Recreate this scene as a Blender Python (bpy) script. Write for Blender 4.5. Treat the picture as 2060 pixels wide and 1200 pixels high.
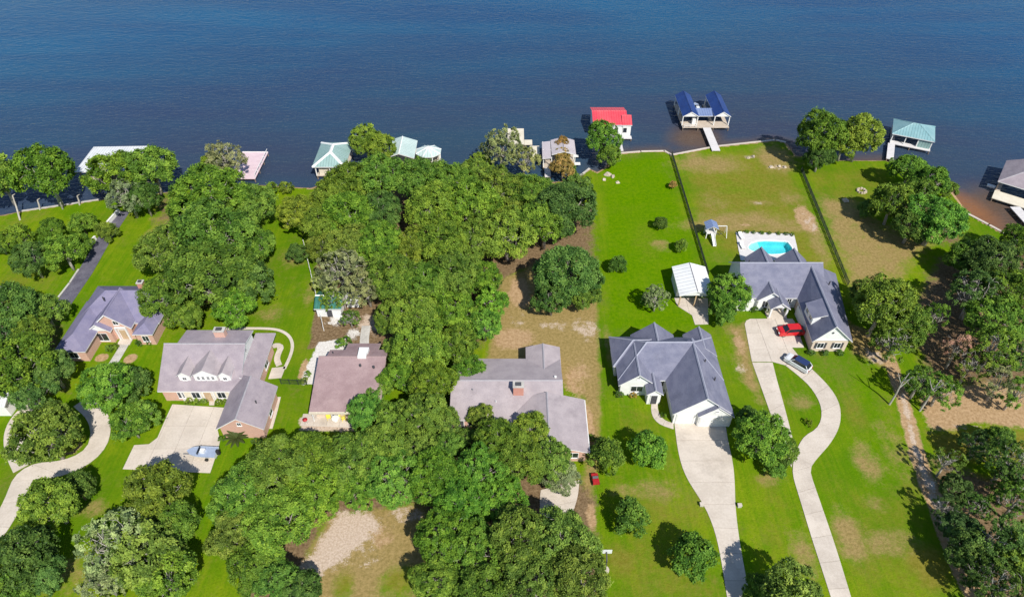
import bpy, math, random
import numpy as np
from mathutils import Vector
R = math.radians
scene = bpy.context.scene
for o in list(bpy.data.objects): bpy.data.objects.remove(o)
C = scene.collection
random.seed(7)

# ------------------------------------------------------------------ camera
CAM_H, PITCH, FPX = 88.0, R(43.2), 1373.0            # metres, down-tilt, focal length for a 2060 px wide picture
cam_d = bpy.data.cameras.new('camera'); cam = bpy.data.objects.new('camera', cam_d); C.objects.link(cam)
cam.location = (0, 0, CAM_H); cam.rotation_euler = (math.pi/2 - PITCH, 0, 0)
cam_d.sensor_width = 36; cam_d.lens = 36*FPX/2060; cam_d.clip_end = 9000; cam_d.clip_start = 1
scene.camera = cam

# ------------------------------------------------------------------ sky and sun
SUN_EL, SUN_AZ = R(47), R(152)                        # azimuth clockwise from +Y
w = bpy.data.worlds.new('World'); scene.world = w; w.use_nodes = True
nt = w.node_tree; nt.nodes.clear()
sky = nt.nodes.new('ShaderNodeTexSky'); sky.sky_type = 'NISHITA'; sky.sun_disc = False
sky.sun_elevation = SUN_EL; sky.sun_rotation = SUN_AZ; sky.air_density = 1.0; sky.dust_density = 0.25; sky.ozone_density = 2.5
bg = nt.nodes.new('ShaderNodeBackground'); bg.inputs[1].default_value = 0.105
wo = nt.nodes.new('ShaderNodeOutputWorld'); nt.links.new(sky.outputs[0], bg.inputs[0]); nt.links.new(bg.outputs[0], wo.inputs[0])
sd = bpy.data.lights.new('sun', 'SUN'); sd.energy = 4.8; sd.angle = R(0.5); sd.color = (1.0, 0.95, 0.86)
sun = bpy.data.objects.new('sun', sd); C.objects.link(sun)
sdir = Vector((math.sin(SUN_AZ)*math.cos(SUN_EL), math.cos(SUN_AZ)*math.cos(SUN_EL), math.sin(SUN_EL)))
sun.rotation_euler = sdir.to_track_quat('Z', 'Y').to_euler(); sun.location = (60, -60, 120)
vs = scene.view_settings; vs.view_transform = 'Standard'; vs.look = 'None'; vs.exposure = 0.2; vs.gamma = 1.0; vs.use_curve_mapping = False

# ------------------------------------------------------------------ survey helpers: a photograph pixel to a point on the level z
CT, ST = math.cos(PITCH), math.sin(PITCH)
def P(px, py, z=0.0):
    u, v = px-1030.0, py-600.0
    t = (CAM_H-z)/(v*CT+FPX*ST)
    return (u*t, (FPX*CT-v*ST)*t)
def S(py, z=0.0): return ((py-600.0)*CT+FPX*ST)/(CAM_H-z)
def sindep(py): return math.sin(PITCH+math.atan((py-600.0)/FPX))

# ------------------------------------------------------------------ materials
MATS = {}
def newmat(name):
    m = bpy.data.materials.new(name); m.use_nodes = True
    n = m.node_tree; n.nodes.clear(); MATS[name] = m
    out = n.nodes.new('ShaderNodeOutputMaterial'); b = n.nodes.new('ShaderNodeBsdfPrincipled')
    n.links.new(b.outputs[0], out.inputs[0])
    return m, n, b, out
def N(n, t, **kw):
    x = n.nodes.new(t)
    for k, v in kw.items():
        if k.startswith('i_'): x.inputs[int(k[2:])].default_value = v
        else: setattr(x, k, v)
    return x
def mixc(n, fac, a, b, blend='MIX'):
    m = N(n, 'ShaderNodeMix', data_type='RGBA', blend_type=blend)
    for s, v in ((0, fac), (6, a), (7, b)):
        if hasattr(v, 'is_linked'): n.links.new(v, m.inputs[s])
        else: m.inputs[s].default_value = v if s == 0 else (*v[:3], 1)
    return m.outputs[2]
def math_(n, op, a, b=None, c=None, clamp=False):
    m = N(n, 'ShaderNodeMath', operation=op, use_clamp=clamp)
    for i, v in enumerate((a, b, c)):
        if v is None: continue
        if hasattr(v, 'is_linked'): n.links.new(v, m.inputs[i])
        else: m.inputs[i].default_value = v
    return m.outputs[0]
def posvec(n, scale=(1, 1, 1), local=False):
    if local: g = N(n, 'ShaderNodeTexCoord').outputs['Object']
    else: g = N(n, 'ShaderNodeNewGeometry').outputs['Position']
    mp = N(n, 'ShaderNodeMapping'); mp.inputs['Scale'].default_value = scale
    n.links.new(g, mp.inputs[0]); return mp.outputs[0]
def noise(n, vec, scale, detail=3, rough=.55):
    x = N(n, 'ShaderNodeTexNoise'); x.inputs['Scale'].default_value = scale
    x.inputs['Detail'].default_value = detail; x.inputs['Roughness'].default_value = rough
    n.links.new(vec, x.inputs['Vector']); return x.outputs[0]
def ramp(n, fac, lo, hi):
    r = N(n, 'ShaderNodeMapRange', interpolation_type='SMOOTHSTEP'); r.inputs[1].default_value = lo; r.inputs[2].default_value = hi
    n.links.new(fac, r.inputs[0]); return r.outputs[0]
def bump(n, b, h, strength, dist):
    x = N(n, 'ShaderNodeBump'); x.inputs['Strength'].default_value = strength; x.inputs['Distance'].default_value = dist
    n.links.new(h, x.inputs['Height']); n.links.new(x.outputs[0], b.inputs['Normal'])
def speck(name, c1, c2, scale=2.0, stretch=(1, 1, 1), rough=.85, bmp=.0, fine=None, spec=.3, local=False, metal=0.0, rnd=0.0):
    """two tones broken up by a coarse and a fine noise"""
    m, n, b, o = newmat(name)
    v = posvec(n, stretch, local)
    a = noise(n, v, scale, 4); f = noise(n, v, fine or scale*7, 2)
    fac = ramp(n, math_(n, 'ADD', math_(n, 'MULTIPLY', a, .6), math_(n, 'MULTIPLY', f, .4)), .34, .66)
    col = mixc(n, fac, c1, c2)
    if rnd:
        oi = N(n, 'ShaderNodeObjectInfo')
        hs = N(n, 'ShaderNodeHueSaturation'); n.links.new(col, hs.inputs['Color'])
        n.links.new(math_(n, 'ADD', math_(n, 'MULTIPLY', oi.outputs['Random'], rnd), 1-rnd/2), hs.inputs['Value']); col = hs.outputs[0]
    n.links.new(col, b.inputs['Base Color'])
    b.inputs['Roughness'].default_value = rough; b.inputs['Specular IOR Level'].default_value = spec; b.inputs['Metallic'].default_value = metal
    if bmp: bump(n, b, f, bmp, .05)
    return m
def weather(m, dark, scale, lo, hi, amt, stretch=(1, 1, 1)):
    n = m.node_tree; b = n.nodes['Principled BSDF']; src = b.inputs['Base Color'].links[0].from_socket
    f = ramp(n, noise(n, posvec(n, stretch), scale, 6, .72), lo, hi)
    n.links.new(mixc(n, math_(n, 'MULTIPLY', f, amt), src, dark), b.inputs['Base Color']); return m
def shingle(name, c1, c2):
    m = speck(name, c1, c2, .55, (1, 1, 2.2), .9, .5, 6.5, .25)
    weather(m, tuple(x*.6 for x in c1), .35, .5, .75, .45); weather(m, tuple(x*.55 for x in c1), 3.0, .6, .78, .5, (1, 1, 4)); weather(m, (.16, .11, .06), 2.2, .70, .80, .5)
    return m
def ribbed(name, c1, c2, period=.62):
    """sheet metal with standing seams that run down the slope"""
    m = speck(name, c1, c2, .35, (1, 1, 1), .45, 0, 4.0, .4)
    n = m.node_tree; b = n.nodes['Principled BSDF']; tc = N(n, 'ShaderNodeTexCoord')
    sn, sp = N(n, 'ShaderNodeSeparateXYZ'), N(n, 'ShaderNodeSeparateXYZ'); n.links.new(tc.outputs['Normal'], sn.inputs[0]); n.links.new(tc.outputs['Object'], sp.inputs[0])
    gt = math_(n, 'GREATER_THAN', math_(n, 'ABSOLUTE', sn.outputs[0]), math_(n, 'ABSOLUTE', sn.outputs[1]))
    u = math_(n, 'ADD', math_(n, 'MULTIPLY', gt, sp.outputs[1]), math_(n, 'MULTIPLY', math_(n, 'SUBTRACT', 1.0, gt), sp.outputs[0]))
    t = math_(n, 'ABSOLUTE', math_(n, 'SUBTRACT', math_(n, 'FRACT', math_(n, 'MULTIPLY', u, 1/period)), .5))
    seam = ramp(n, t, .38, .46)
    src = b.inputs['Base Color'].links[0].from_socket
    dirt = ramp(n, noise(n, posvec(n, (1, 1, 1)), .5, 5, .7), .45, .8)
    col = mixc(n, math_(n, 'MULTIPLY', dirt, .35), src, tuple(x*.62 for x in c1)); n.links.new(mixc(n, math_(n, 'MULTIPLY', seam, .28), col, tuple(x*.5 for x in c1)), b.inputs['Base Color'])
    bump(n, b, seam, .8, .06)
    return m
shingle('slate_blue', (.148, .155, .222), (.215, .218, .285))
shingle('slate_dusk', (.185, .175, .275), (.245, .225, .32))
shingle('lavender', (.275, .235, .265), (.36, .31, .335))
shingle('warm_grey', (.33, .285, .30), (.42, .365, .375))
shingle('mauve', (.285, .195, .20), (.375, .27, .27))
speck('ridge', (.28, .29, .36), (.33, .34, .41), 2)
speck('ridge_mauve', (.27, .19, .19), (.33, .24, .24), 2)
speck('ridge_grey', (.31, .29, .32), (.37, .35, .37), 2)
speck('ridge_white', (.74, .76, .74), (.8, .82, .8), 2)
speck('white_paint', (.72, .72, .69), (.82, .82, .8), .8, fine=9, rough=.7, bmp=.1)
speck('white_siding', (.68, .70, .69), (.80, .81, .80), .5, (1, 1, 6), .7, .25, 4)
speck('cream', (.62, .56, .44), (.72, .66, .54), .8, rough=.8)
speck('trim', (.66, .66, .66), (.76, .76, .76), 1.2)
speck('dark_trim', (.05, .05, .06), (.08, .08, .09), 1.2)
speck('concrete', (.52, .455, .385), (.62, .55, .475), .35, fine=3.5, rough=.92, bmp=.12, rnd=.09)
speck('concrete_old', (.42, .40, .37), (.56, .54, .50), .5, fine=4, rough=.92, bmp=.15, rnd=.1)
weather(MATS['concrete'], (.33, .28, .235), .22, .48, .8, .6); weather(MATS['concrete'], (.26, .22, .18), 1.1, .62, .8, .45); weather(MATS['concrete_old'], (.27, .25, .21), .4, .5, .8, .6); None
speck('joint', (.20, .17, .14), (.27, .23, .19), 1.5)
speck('asphalt', (.085, .08, .11), (.15, .145, .18), .6, fine=5, rough=.95, bmp=.2)
speck('deck_wood', (.42, .35, .28), (.56, .48, .40), .8, (1, 6, 1), .85, .2, 6)
speck('deck_pale', (.55, .53, .52), (.70, .67, .66), .8, (1, 6, 1), .85, .2, 6)
speck('deck_pink', (.60, .45, .49), (.70, .55, .58), .5, (1, 4, 1), .85, .2, 5)
speck('piling', (.17, .13, .10), (.27, .21, .16), 2, (1, 1, .4))
ribbed('teal_metal', (.24, .38, .36), (.32, .46, .44))
ribbed('mint_metal', (.45, .58, .55), (.55, .66, .63))
ribbed('teal_bright', (.19, .36, .39), (.27, .44, .46))
ribbed('red_metal', (.66, .055, .085), (.74, .10, .12))
ribbed('blue_metal', (.010, .035, .17), (.018, .058, .24))
ribbed('blue_grey_metal', (.16, .22, .40), (.22, .29, .47))
ribbed('white_metal', (.62, .64, .65), (.74, .75, .75))
ribbed('bright_metal', (.80, .81, .80), (.88, .88, .87), .9)
ribbed('pinkgrey_metal', (.50, .45, .47), (.58, .52, .54))
ribbed('green_metal', (.03, .14, .11), (.06, .22, .17))
speck('bark', (.10, .075, .055), (.20, .16, .12), 3, (1, 1, .3), .95, .4)
speck('bark_pale', (.30, .275, .24), (.48, .45, .40), 2.5, (1, 1, .4), .95, .4)
speck('rock', (.40, .33, .25), (.58, .50, .40), 1.5, bmp=.5, rnd=.3)
speck('rubber', (.02, .02, .02), (.035, .035, .035), 5)
speck('steel', (.35, .36, .38), (.48, .49, .5), 3, rough=.4, metal=.7)
speck('wire_green', (.022, .035, .022), (.05, .07, .04), 2)
speck('yellow_plastic', (.75, .62, .08), (.82, .70, .14), 3, rough=.5)
speck('red_plastic', (.34, .014, .02), (.44, .03, .035), 3, rough=.45)
speck('wood_tan', (.42, .30, .18), (.54, .40, .26), 2)
speck('mulch', (.26, .15, .09), (.40, .25, .16), 1.5, bmp=.5)
speck('plaster_pool', (.20, .62, .68), (.28, .72, .76), .6)
def paint(name, c, c2=None, rough=.25):
    m = speck(name, c, c2 or tuple(min(1, x*1.15+.004) for x in c), 1.3, (1, 1, 1), rough, 0, 3, .5, local=True)
    m.node_tree.nodes['Principled BSDF'].inputs['Coat Weight'].default_value = .6
    return m
paint('car_red', (.52, .012, .016)); paint('car_silver', (.62, .64, .66)); paint('car_navy', (.02, .035, .11)); paint('boat_white', (.70, .72, .74)); paint('boat_blue', (.30, .36, .48))
paint('lamp_red', (.45, .01, .01)); paint('lamp_white', (.8, .8, .78))
def glass_mat(name, c):
    m, n, b, o = newmat(name)
    v = posvec(n); f = noise(n, v, .9, 2)
    n.links.new(mixc(n, f, c, tuple(x*2.2 for x in c)), b.inputs['Base Color'])
    b.inputs['Roughness'].default_value = .06; b.inputs['Specular IOR Level'].default_value = .8
glass_mat('glass', (.012, .016, .022))
def brick_mat(name, a, b_, mortar):
    m, n, b, o = newmat(name)
    v = posvec(n)
    sx = N(n, 'ShaderNodeSeparateXYZ'); n.links.new(v, sx.inputs[0])
    cx = N(n, 'ShaderNodeCombineXYZ'); n.links.new(math_(n, 'ADD', sx.outputs[0], sx.outputs[1]), cx.inputs[0]); n.links.new(sx.outputs[2], cx.inputs[1])
    t = N(n, 'ShaderNodeTexBrick'); n.links.new(cx.outputs[0], t.inputs['Vector'])
    t.inputs['Color1'].default_value = (*a, 1); t.inputs['Color2'].default_value = (*b_, 1); t.inputs['Mortar'].default_value = (*mortar, 1)
    t.inputs['Scale'].default_value = 1.0; t.inputs['Brick Width'].default_value = .24; t.inputs['Row Height'].default_value = .085; t.inputs['Mortar Size'].default_value = .012
    f = noise(n, v, 1.2, 4)
    n.links.new(mixc(n, math_(n, 'MULTIPLY', f, .5), t.outputs[0], tuple(x*1.25 for x in b_)), b.inputs['Base Color'])
    b.inputs['Roughness'].default_value = .9
brick_mat('brick_pink', (.46, .235, .17), (.56, .31, .235), (.62, .53, .46))
brick_mat('brick_red', (.40, .12, .085), (.50, .18, .12), (.52, .45, .4))
brick_mat('brick_tan', (.52, .40, .31), (.60, .48, .38), (.62, .56, .5))

# ground cover: grass with dry, dirt, sand, litter and white gravel spread by attributes of the sheet
def ground_material():
    m, n, b, o = newmat('ground_cover')
    v = posvec(n)
    big = noise(n, v, .045, 4, .6); mid = noise(n, v, .35, 4, .6); fin = noise(n, v, 3.2, 3, .6)
    mow = noise(n, posvec(n, (1.6, .05, 1)), 1.1, 2)
    mix1 = math_(n, 'ADD', math_(n, 'MULTIPLY', big, .5), math_(n, 'ADD', math_(n, 'MULTIPLY', mid, .24), math_(n, 'MULTIPLY', mow, .26)))
    g = mixc(n, ramp(n, mix1, .40, .60), (.098, .205, .004), (.185, .258, .008))
    g = mixc(n, math_(n, 'MULTIPLY', ramp(n, fin, .42, .78), .42), g, (.060, .125, .002))
    g = mixc(n, math_(n, 'MULTIPLY', ramp(n, noise(n, v, .16, 5, .7), .56, .8), .6), g, (.26, .255, .02))
    g = mixc(n, math_(n, 'MULTIPLY', ramp(n, noise(n, v, .9, 5, .75), .5, .72), .5), g, (.075, .15, .003))
    g = mixc(n, math_(n, 'MULTIPLY', ramp(n, noise(n, posvec(n, (1, .35, 1)), 1.9, 4, .75), .56, .74), .42), g, (.25, .235, .035))
    g = mixc(n, math_(n, 'MULTIPLY', ramp(n, noise(n, v, .035, 5, .65), .42, .66), .62), g, (.068, .158, .005))
    g = mixc(n, math_(n, 'MULTIPLY', ramp(n, math_(n, 'ADD', math_(n, 'MULTIPLY', noise(n, v, .06, 6, .7), .7), math_(n, 'MULTIPLY', noise(n, v, 1.4, 4, .7), .3)), .5, .68), .55), g, (.205, .175, .048))
    def layer(base, attr, c1, c2, nscale, amp, soft=.16):
        a = N(n, 'ShaderNodeAttribute', attribute_name=attr)
        nn = math_(n, 'ADD', math_(n, 'MULTIPLY', noise(n, v, nscale*.5, 5, .7), .62), math_(n, 'MULTIPLY', noise(n, v, nscale*4.5, 4, .75), .38))
        amp = amp*1.5; soft = soft*.8
        f = math_(n, 'ADD', a.outputs['Fac'], math_(n, 'MULTIPLY', math_(n, 'SUBTRACT', nn, .5), amp))
        f = ramp(n, f, .5-soft, .5+soft)
        a0 = ramp(n, a.outputs['Fac'], .02, .12)
        return mixc(n, math_(n, 'MULTIPLY', f, a0), base, mixc(n, ramp(n, noise(n, v, nscale*2.7, 4, .7), .33, .67), c1, c2))
    g = layer(g, 'lush', (.075, .185, .001), (.125, .235, .0015), .5, .9, .3)
    g = layer(g, 'olive', (.165, .155, .018), (.23, .205, .035), .5, 1.0, .42)
    g = layer(g, 'dry', (.235, .178, .062), (.35, .255, .105), .7, 1.15, .36)
    g = layer(g, 'litter', (.13, .085, .045), (.25, .175, .10), .8, 1.0, .2)
    g = layer(g, 'dirt', (.33, .215, .11), (.48, .33, .19), .7, 1.1, .16)
    g = layer(g, 'sand', (.44, .335, .25), (.60, .49, .395), 1.3, 1.5, .16)
    g = layer(g, 'white', (.56, .53, .49), (.74, .71, .67), 1.2, 1.0, .08)
    n.links.new(g, b.inputs['Base Color']); b.inputs['Roughness'].default_value = 1.0; b.inputs['Specular IOR Level'].default_value = 0.0
    h = math_(n, 'ADD', fin, math_(n, 'MULTIPLY', noise(n, v, 11, 2), .6))
    bump(n, b, h, .55, .14)
    return m
ground_material()
def water_material():
    m, n, b, o = newmat('lake_water')
    v = posvec(n)
    r1 = noise(n, posvec(n, (.30, 1.0, 1)), 1.15, 3, .55); r2 = noise(n, posvec(n, (.5, 1.35, 1)), 2.6, 2, .5); r3 = noise(n, posvec(n, (.5, 1, 1)), .16, 3)
    patch = math_(n, 'ADD', math_(n, 'MULTIPLY', noise(n, posvec(n, (.55, 1, 1)), .012, 4, .6), .6), math_(n, 'MULTIPLY', noise(n, posvec(n, (.12, 1, 1)), .07, 4, .6), .4))
    deep = mixc(n, ramp(n, patch, .35, .65), (.009, .052, .142), (.006, .080, .182))
    dp = N(n, 'ShaderNodeAttribute', attribute_name='offshore')  # lake colour turns bluer with distance from the shoreline
    deep = mixc(n, dp.outputs['Fac'], mixc(n, ramp(n, patch, .35, .65), (.036, .048, .088), (.026, .062, .102)), deep)
    a = N(n, 'ShaderNodeAttribute', attribute_name='shallow')
    f = math_(n, 'ADD', a.outputs['Fac'], math_(n, 'MULTIPLY', math_(n, 'SUBTRACT', noise(n, v, .12, 4), .5), .45))
    c = mixc(n, math_(n, 'MULTIPLY', ramp(n, f, .1, 1.0), .92), deep, (.115, .075, .052))
    a2 = N(n, 'ShaderNodeAttribute', attribute_name='silt')
    c = mixc(n, a2.outputs['Fac'], c, (.25, .11, .045))
    n.links.new(c, b.inputs['Base Color']); b.inputs['Roughness'].default_value = .12; b.inputs['IOR'].default_value = 1.33; b.inputs['Specular IOR Level'].default_value = .18
    h = math_(n, 'ADD', math_(n, 'MULTIPLY', r1, .75), math_(n, 'ADD', math_(n, 'MULTIPLY', r2, .3), math_(n, 'MULTIPLY', r3, .5)))
    bump(n, b, h, 1.0, .25)
water_material()
def pool_water():
    m, n, b, o = newmat('pool_water')
    n.nodes.remove(b)
    tr = N(n, 'ShaderNodeBsdfTransparent'); tr.inputs[0].default_value = (.55, .93, .96, 1)
    gl = N(n, 'ShaderNodeBsdfGlossy'); gl.inputs['Roughness'].default_value = .05
    lw = N(n, 'ShaderNodeFresnel'); lw.inputs[0].default_value = 1.33
    bp = N(n, 'ShaderNodeBump'); bp.inputs['Strength'].default_value = .3; bp.inputs['Distance'].default_value = .05
    n.links.new(noise(n, posvec(n), 2.5, 2), bp.inputs['Height']); n.links.new(bp.outputs[0], gl.inputs['Normal'])
    mx = N(n, 'ShaderNodeMixShader'); n.links.new(lw.outputs[0], mx.inputs[0]); n.links.new(tr.outputs[0], mx.inputs[1]); n.links.new(gl.outputs[0], mx.inputs[2])
    n.links.new(mx.outputs[0], o.inputs[0])
pool_water()
def leaf_material():
    m, n, b, o = newmat('foliage')
    oi = N(n, 'ShaderNodeObjectInfo')
    a = N(n, 'ShaderNodeAttribute', attribute_name='tone')
    hs = N(n, 'ShaderNodeHueSaturation'); n.links.new(oi.outputs['Color'], hs.inputs['Color'])
    n.links.new(math_(n, 'ADD', math_(n, 'MULTIPLY', a.outputs['Fac'], 1.65), .34), hs.inputs['Value'])
    n.links.new(math_(n, 'ADD', math_(n, 'MULTIPLY', a.outputs['Fac'], -.05), .525), hs.inputs['Hue'])
    n.links.new(hs.outputs[0], b.inputs['Base Color'])
    b.inputs['Roughness'].default_value = .55; b.inputs['Specular IOR Level'].default_value = .14
    tl = N(n, 'ShaderNodeBsdfTranslucent'); n.links.new(hs.outputs[0], tl.inputs[0])
    mx = N(n, 'ShaderNodeMixShader'); mx.inputs[0].default_value = .14
    n.links.new(b.outputs[0], mx.inputs[1]); n.links.new(tl.outputs[0], mx.inputs[2]); n.links.new(mx.outputs[0], o.inputs[0])
leaf_material()

# ------------------------------------------------------------------ mesh helpers
ORG = {}
class MB:
    def __init__(s): s.v, s.f, s.m = [], [], []
    def face(s, pts, mi=0):
        i = len(s.v); s.v += [tuple(p) for p in pts]; s.f.append(list(range(i, i+len(pts)))); s.m.append(mi)
    def box(s, x0, x1, y0, y1, z0, z1, mi=0):
        i = len(s.v)
        s.v += [(x0, y0, z0), (x1, y0, z0), (x1, y1, z0), (x0, y1, z0), (x0, y0, z1), (x1, y0, z1), (x1, y1, z1), (x0, y1, z1)]
        for q in ((0, 3, 2, 1), (4, 5, 6, 7), (0, 1, 5, 4), (1, 2, 6, 5), (2, 3, 7, 6), (3, 0, 4, 7)): s.f.append([i+k for k in q]); s.m.append(mi)
        return s
    def prism(s, poly, z0, z1, mi=0, side=None):
        n = len(poly); i = len(s.v)
        ar = sum(poly[k][0]*poly[(k+1) % n][1]-poly[(k+1) % n][0]*poly[k][1] for k in range(n))
        if ar < 0: poly = poly[::-1]
        s.v += [(p[0], p[1], z0) for p in poly] + [(p[0], p[1], z1) for p in poly]
        s.f.append(list(range(i+n-1, i-1, -1))); s.m.append(mi)
        s.f.append(list(range(i+n, i+2*n))); s.m.append(mi)
        for k in range(n):
            j = (k+1) % n; s.f.append([i+k, i+j, i+n+j, i+n+k]); s.m.append(mi if side is None else side)
        return s
    def bar(s, a, b, wd, ht, mi=0):
        a, b = Vector(a), Vector(b); d = (b-a).normalized(); sx = d.cross(Vector((0, 0, 1)))
        sx = sx.normalized() if sx.length > 1e-4 else Vector((1, 0, 0)); up = sx.cross(d).normalized()
        i = len(s.v)
        for p in (a, b):
            for q, r in ((-1, -1), (1, -1), (1, 1), (-1, 1)): s.v.append(tuple(p+sx*(q*wd/2)+up*(r*ht/2)))
        for q in ((0, 1, 2, 3), (7, 6, 5, 4), (0, 4, 5, 1), (1, 5, 6, 2), (2, 6, 7, 3), (3, 7, 4, 0)): s.f.append([i+k for k in q]); s.m.append(mi)
        return s
    def tent(s, a, b, wd, ht, mi=0):
        a, b = Vector(a), Vector(b); d = (b-a).normalized(); sx = d.cross(Vector((0, 0, 1))).normalized(); up = sx.cross(d)
        i = len(s.v)
        for p in (a, b):
            s.v += [tuple(p-sx*wd/2-up*ht), tuple(p+up*ht), tuple(p+sx*wd/2-up*ht)]
        for q in ((0, 1, 2), (5, 4, 3), (0, 3, 4, 1), (1, 4, 5, 2), (2, 5, 3, 0)): s.f.append([i+k for k in q]); s.m.append(mi)
    def tube(s, path, rad, n=6, mi=0):
        base = len(s.v)
        for k, p in enumerate(path):
            p = Vector(p); q = Vector(path[min(k+1, len(path)-1)])-Vector(path[max(k-1, 0)])
            d = q.normalized() if q.length > 1e-6 else Vector((0, 0, 1))
            a = d.cross(Vector((0.31, .95, .1))).normalized(); b = d.cross(a)
            for j in range(n):
                t = 2*math.pi*j/n; s.v.append(tuple(p+(a*math.cos(t)+b*math.sin(t))*rad[k]))
        for k in range(len(path)-1):
            for j in range(n):
                jj = (j+1) % n; s.f.append([base+k*n+j, base+k*n+jj, base+(k+1)*n+jj, base+(k+1)*n+j]); s.m.append(mi)
        s.f.append([base+j for j in range(n)][::-1]); s.m.append(mi)
        e = base+(len(path)-1)*n; s.f.append([e+j for j in range(n)]); s.m.append(mi)
        return s
    def cyl(s, c, r, z0, z1, n=12, mi=0, r1=None):
        r1 = r if r1 is None else r1; i = len(s.v)
        for z, q in ((z0, r), (z1, r1)):
            s.v += [(c[0]+q*math.cos(2*math.pi*k/n), c[1]+q*math.sin(2*math.pi*k/n), z) for k in range(n)]
        s.f.append([i+k for k in range(n)][::-1]); s.f.append([i+n+k for k in range(n)]); s.m += [mi, mi]
        for k in range(n): j = (k+1) % n; s.f.append([i+k, i+j, i+n+j, i+n+k]); s.m.append(mi)
        return s
    def solid(s, faces, t, mi=0, side=1):
        """faces: top faces with shared corners, thickened downwards by t"""
        key, top = {}, []
        for f in faces:
            r = []
            for p in f:
                k = tuple(round(c, 3) for c in p)
                if k not in key: key[k] = len(key)
                r.append(key[k])
            top.append(r)
        i = len(s.v); n = len(key); ks = list(key)
        s.v += ks + [(k[0], k[1], k[2]-t) for k in ks]
        ed = {}
        for r in top:
            a = Vector(ks[r[0]]); nrm = (Vector(ks[r[1]])-a).cross(Vector(ks[r[2]])-a)
            if nrm.z < 0: r.reverse()
            s.f.append([i+k for k in r]); s.m.append(mi); s.f.append([i+n+k for k in r[::-1]]); s.m.append(side)
            for a_, b_ in zip(r, r[1:]+r[:1]): ed[(a_, b_)] = 1
        for a_, b_ in ed:
            if (b_, a_) not in ed: s.f.append([i+b_, i+a_, i+n+a_, i+n+b_]); s.m.append(side)
        return s
    def build(s, name, mats, parent=None, smooth=False, shift=True):
        me = bpy.data.meshes.new(name)
        o = ORG.get(parent.name, (0, 0, 0)) if (parent is not None and shift) else (0, 0, 0)
        me.from_pydata([(x-o[0], y-o[1], z-o[2]) for x, y, z in s.v], [], s.f)
        for mm in ([mats] if isinstance(mats, str) else mats): me.materials.append(MATS[mm])
        me.polygons.foreach_set('material_index', s.m)
        if smooth: me.polygons.foreach_set('use_smooth', [True]*len(s.f))
        ob = bpy.data.objects.new(name, me); C.objects.link(ob)
        if parent is not None: ob.parent = parent; ORG[ob.name] = o
        return ob
def tag(o, label, cat, group=None):
    o['label'] = label; o['category'] = cat
    if group: o['group'] = group
    return o
def struct(o): o['kind'] = 'structure'; return o
def thing(name, label, cat, loc, rot=0, group=None):
    e = bpy.data.objects.new(name, None); C.objects.link(e); e.location = (loc[0], loc[1], loc[2] if len(loc) > 2 else 0); e.rotation_euler = (0, 0, rot)
    e.empty_display_size = .3
    ORG[e.name] = (0, 0, 0) if rot else tuple(e.location)
    return tag(e, label, cat, group)
def dup(root, loc, rot=0, label=None, scale=None):
    r = root.copy(); C.objects.link(r); r.location = loc; r.rotation_euler = (0, 0, rot)
    if label: r['label'] = label
    if scale: r.scale = scale
    for ch in list(root.children):
        c = ch.copy(); C.objects.link(c); c.parent = r
        for g in list(ch.children):
            d = g.copy(); C.objects.link(d); d.parent = c
    return r
def chaikin(p, it=2):
    for _ in range(it):
        q = [p[0]]
        for a, b in zip(p, p[1:]):
            q += [(a[0]*.75+b[0]*.25, a[1]*.75+b[1]*.25), (a[0]*.25+b[0]*.75, a[1]*.25+b[1]*.75)]
        p = q+[p[-1]]
    return p
def resample(p, n):
    d = [0]
    for a, b in zip(p, p[1:]): d.append(d[-1]+math.hypot(b[0]-a[0], b[1]-a[1]))
    out, k = [], 0
    for i in range(n+1):
        t = d[-1]*i/n
        while k < len(d)-2 and d[k+1] < t: k += 1
        u = (t-d[k])/max(1e-6, d[k+1]-d[k]); a, b = p[k], p[k+1]
        out.append((a[0]+(b[0]-a[0])*u, a[1]+(b[1]-a[1])*u))
    return out
def pw(lst): return [P(*q) for q in lst]

# ------------------------------------------------------------------ shoreline, ground sheet and lake
SHORE = pw([(-900, 500), (-300, 452), (0, 433), (45, 424), (120, 413), (200, 401), (290, 392), (420, 374), (530, 372), (625, 378), (660, 366), (780, 336), (900, 336), (1040, 352), (1110, 366),
            (1150, 362), (1172, 350), (1186, 339), (1202, 346), (1222, 334), (1240, 309), (1290, 305), (1337, 304), (1351, 312), (1440, 295), (1560, 282), (1581, 287), (1600, 312), (1690, 322), (1780, 322),
            (1850, 348), (1915, 384), (1948, 430), (2035, 478), (2120, 540), (2400, 660)])
LAND = SHORE + [(900, -400), (-900, -400)]
def sdist(X, Y, poly):
    """signed distance, positive inside"""
    d2 = np.full(X.shape, 1e12); ins = np.zeros(X.shape, bool); n = len(poly)
    for i in range(n):
        ax, ay = poly[i]; bx, by = poly[(i+1) % n]; ex, ey = bx-ax, by-ay
        t = np.clip(((X-ax)*ex+(Y-ay)*ey)/(ex*ex+ey*ey+1e-9), 0, 1)
        d2 = np.minimum(d2, (X-ax-t*ex)**2+(Y-ay-t*ey)**2)
        c = ((ay > Y) != (by > Y)) & (X < (bx-ax)*(Y-ay)/(by-ay+1e-12)+ax); ins ^= c
    return np.sqrt(d2)*np.where(ins, 1, -1)
POOL = chaikin(pw([(1512, 489), (1530, 484), (1560, 485), (1583, 486), (1588, 492), (1594, 500), (1593, 507), (1560, 513), (1530, 510), (1506, 503), (1505, 495), (1512, 489)]), 1)[:-1]

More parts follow.
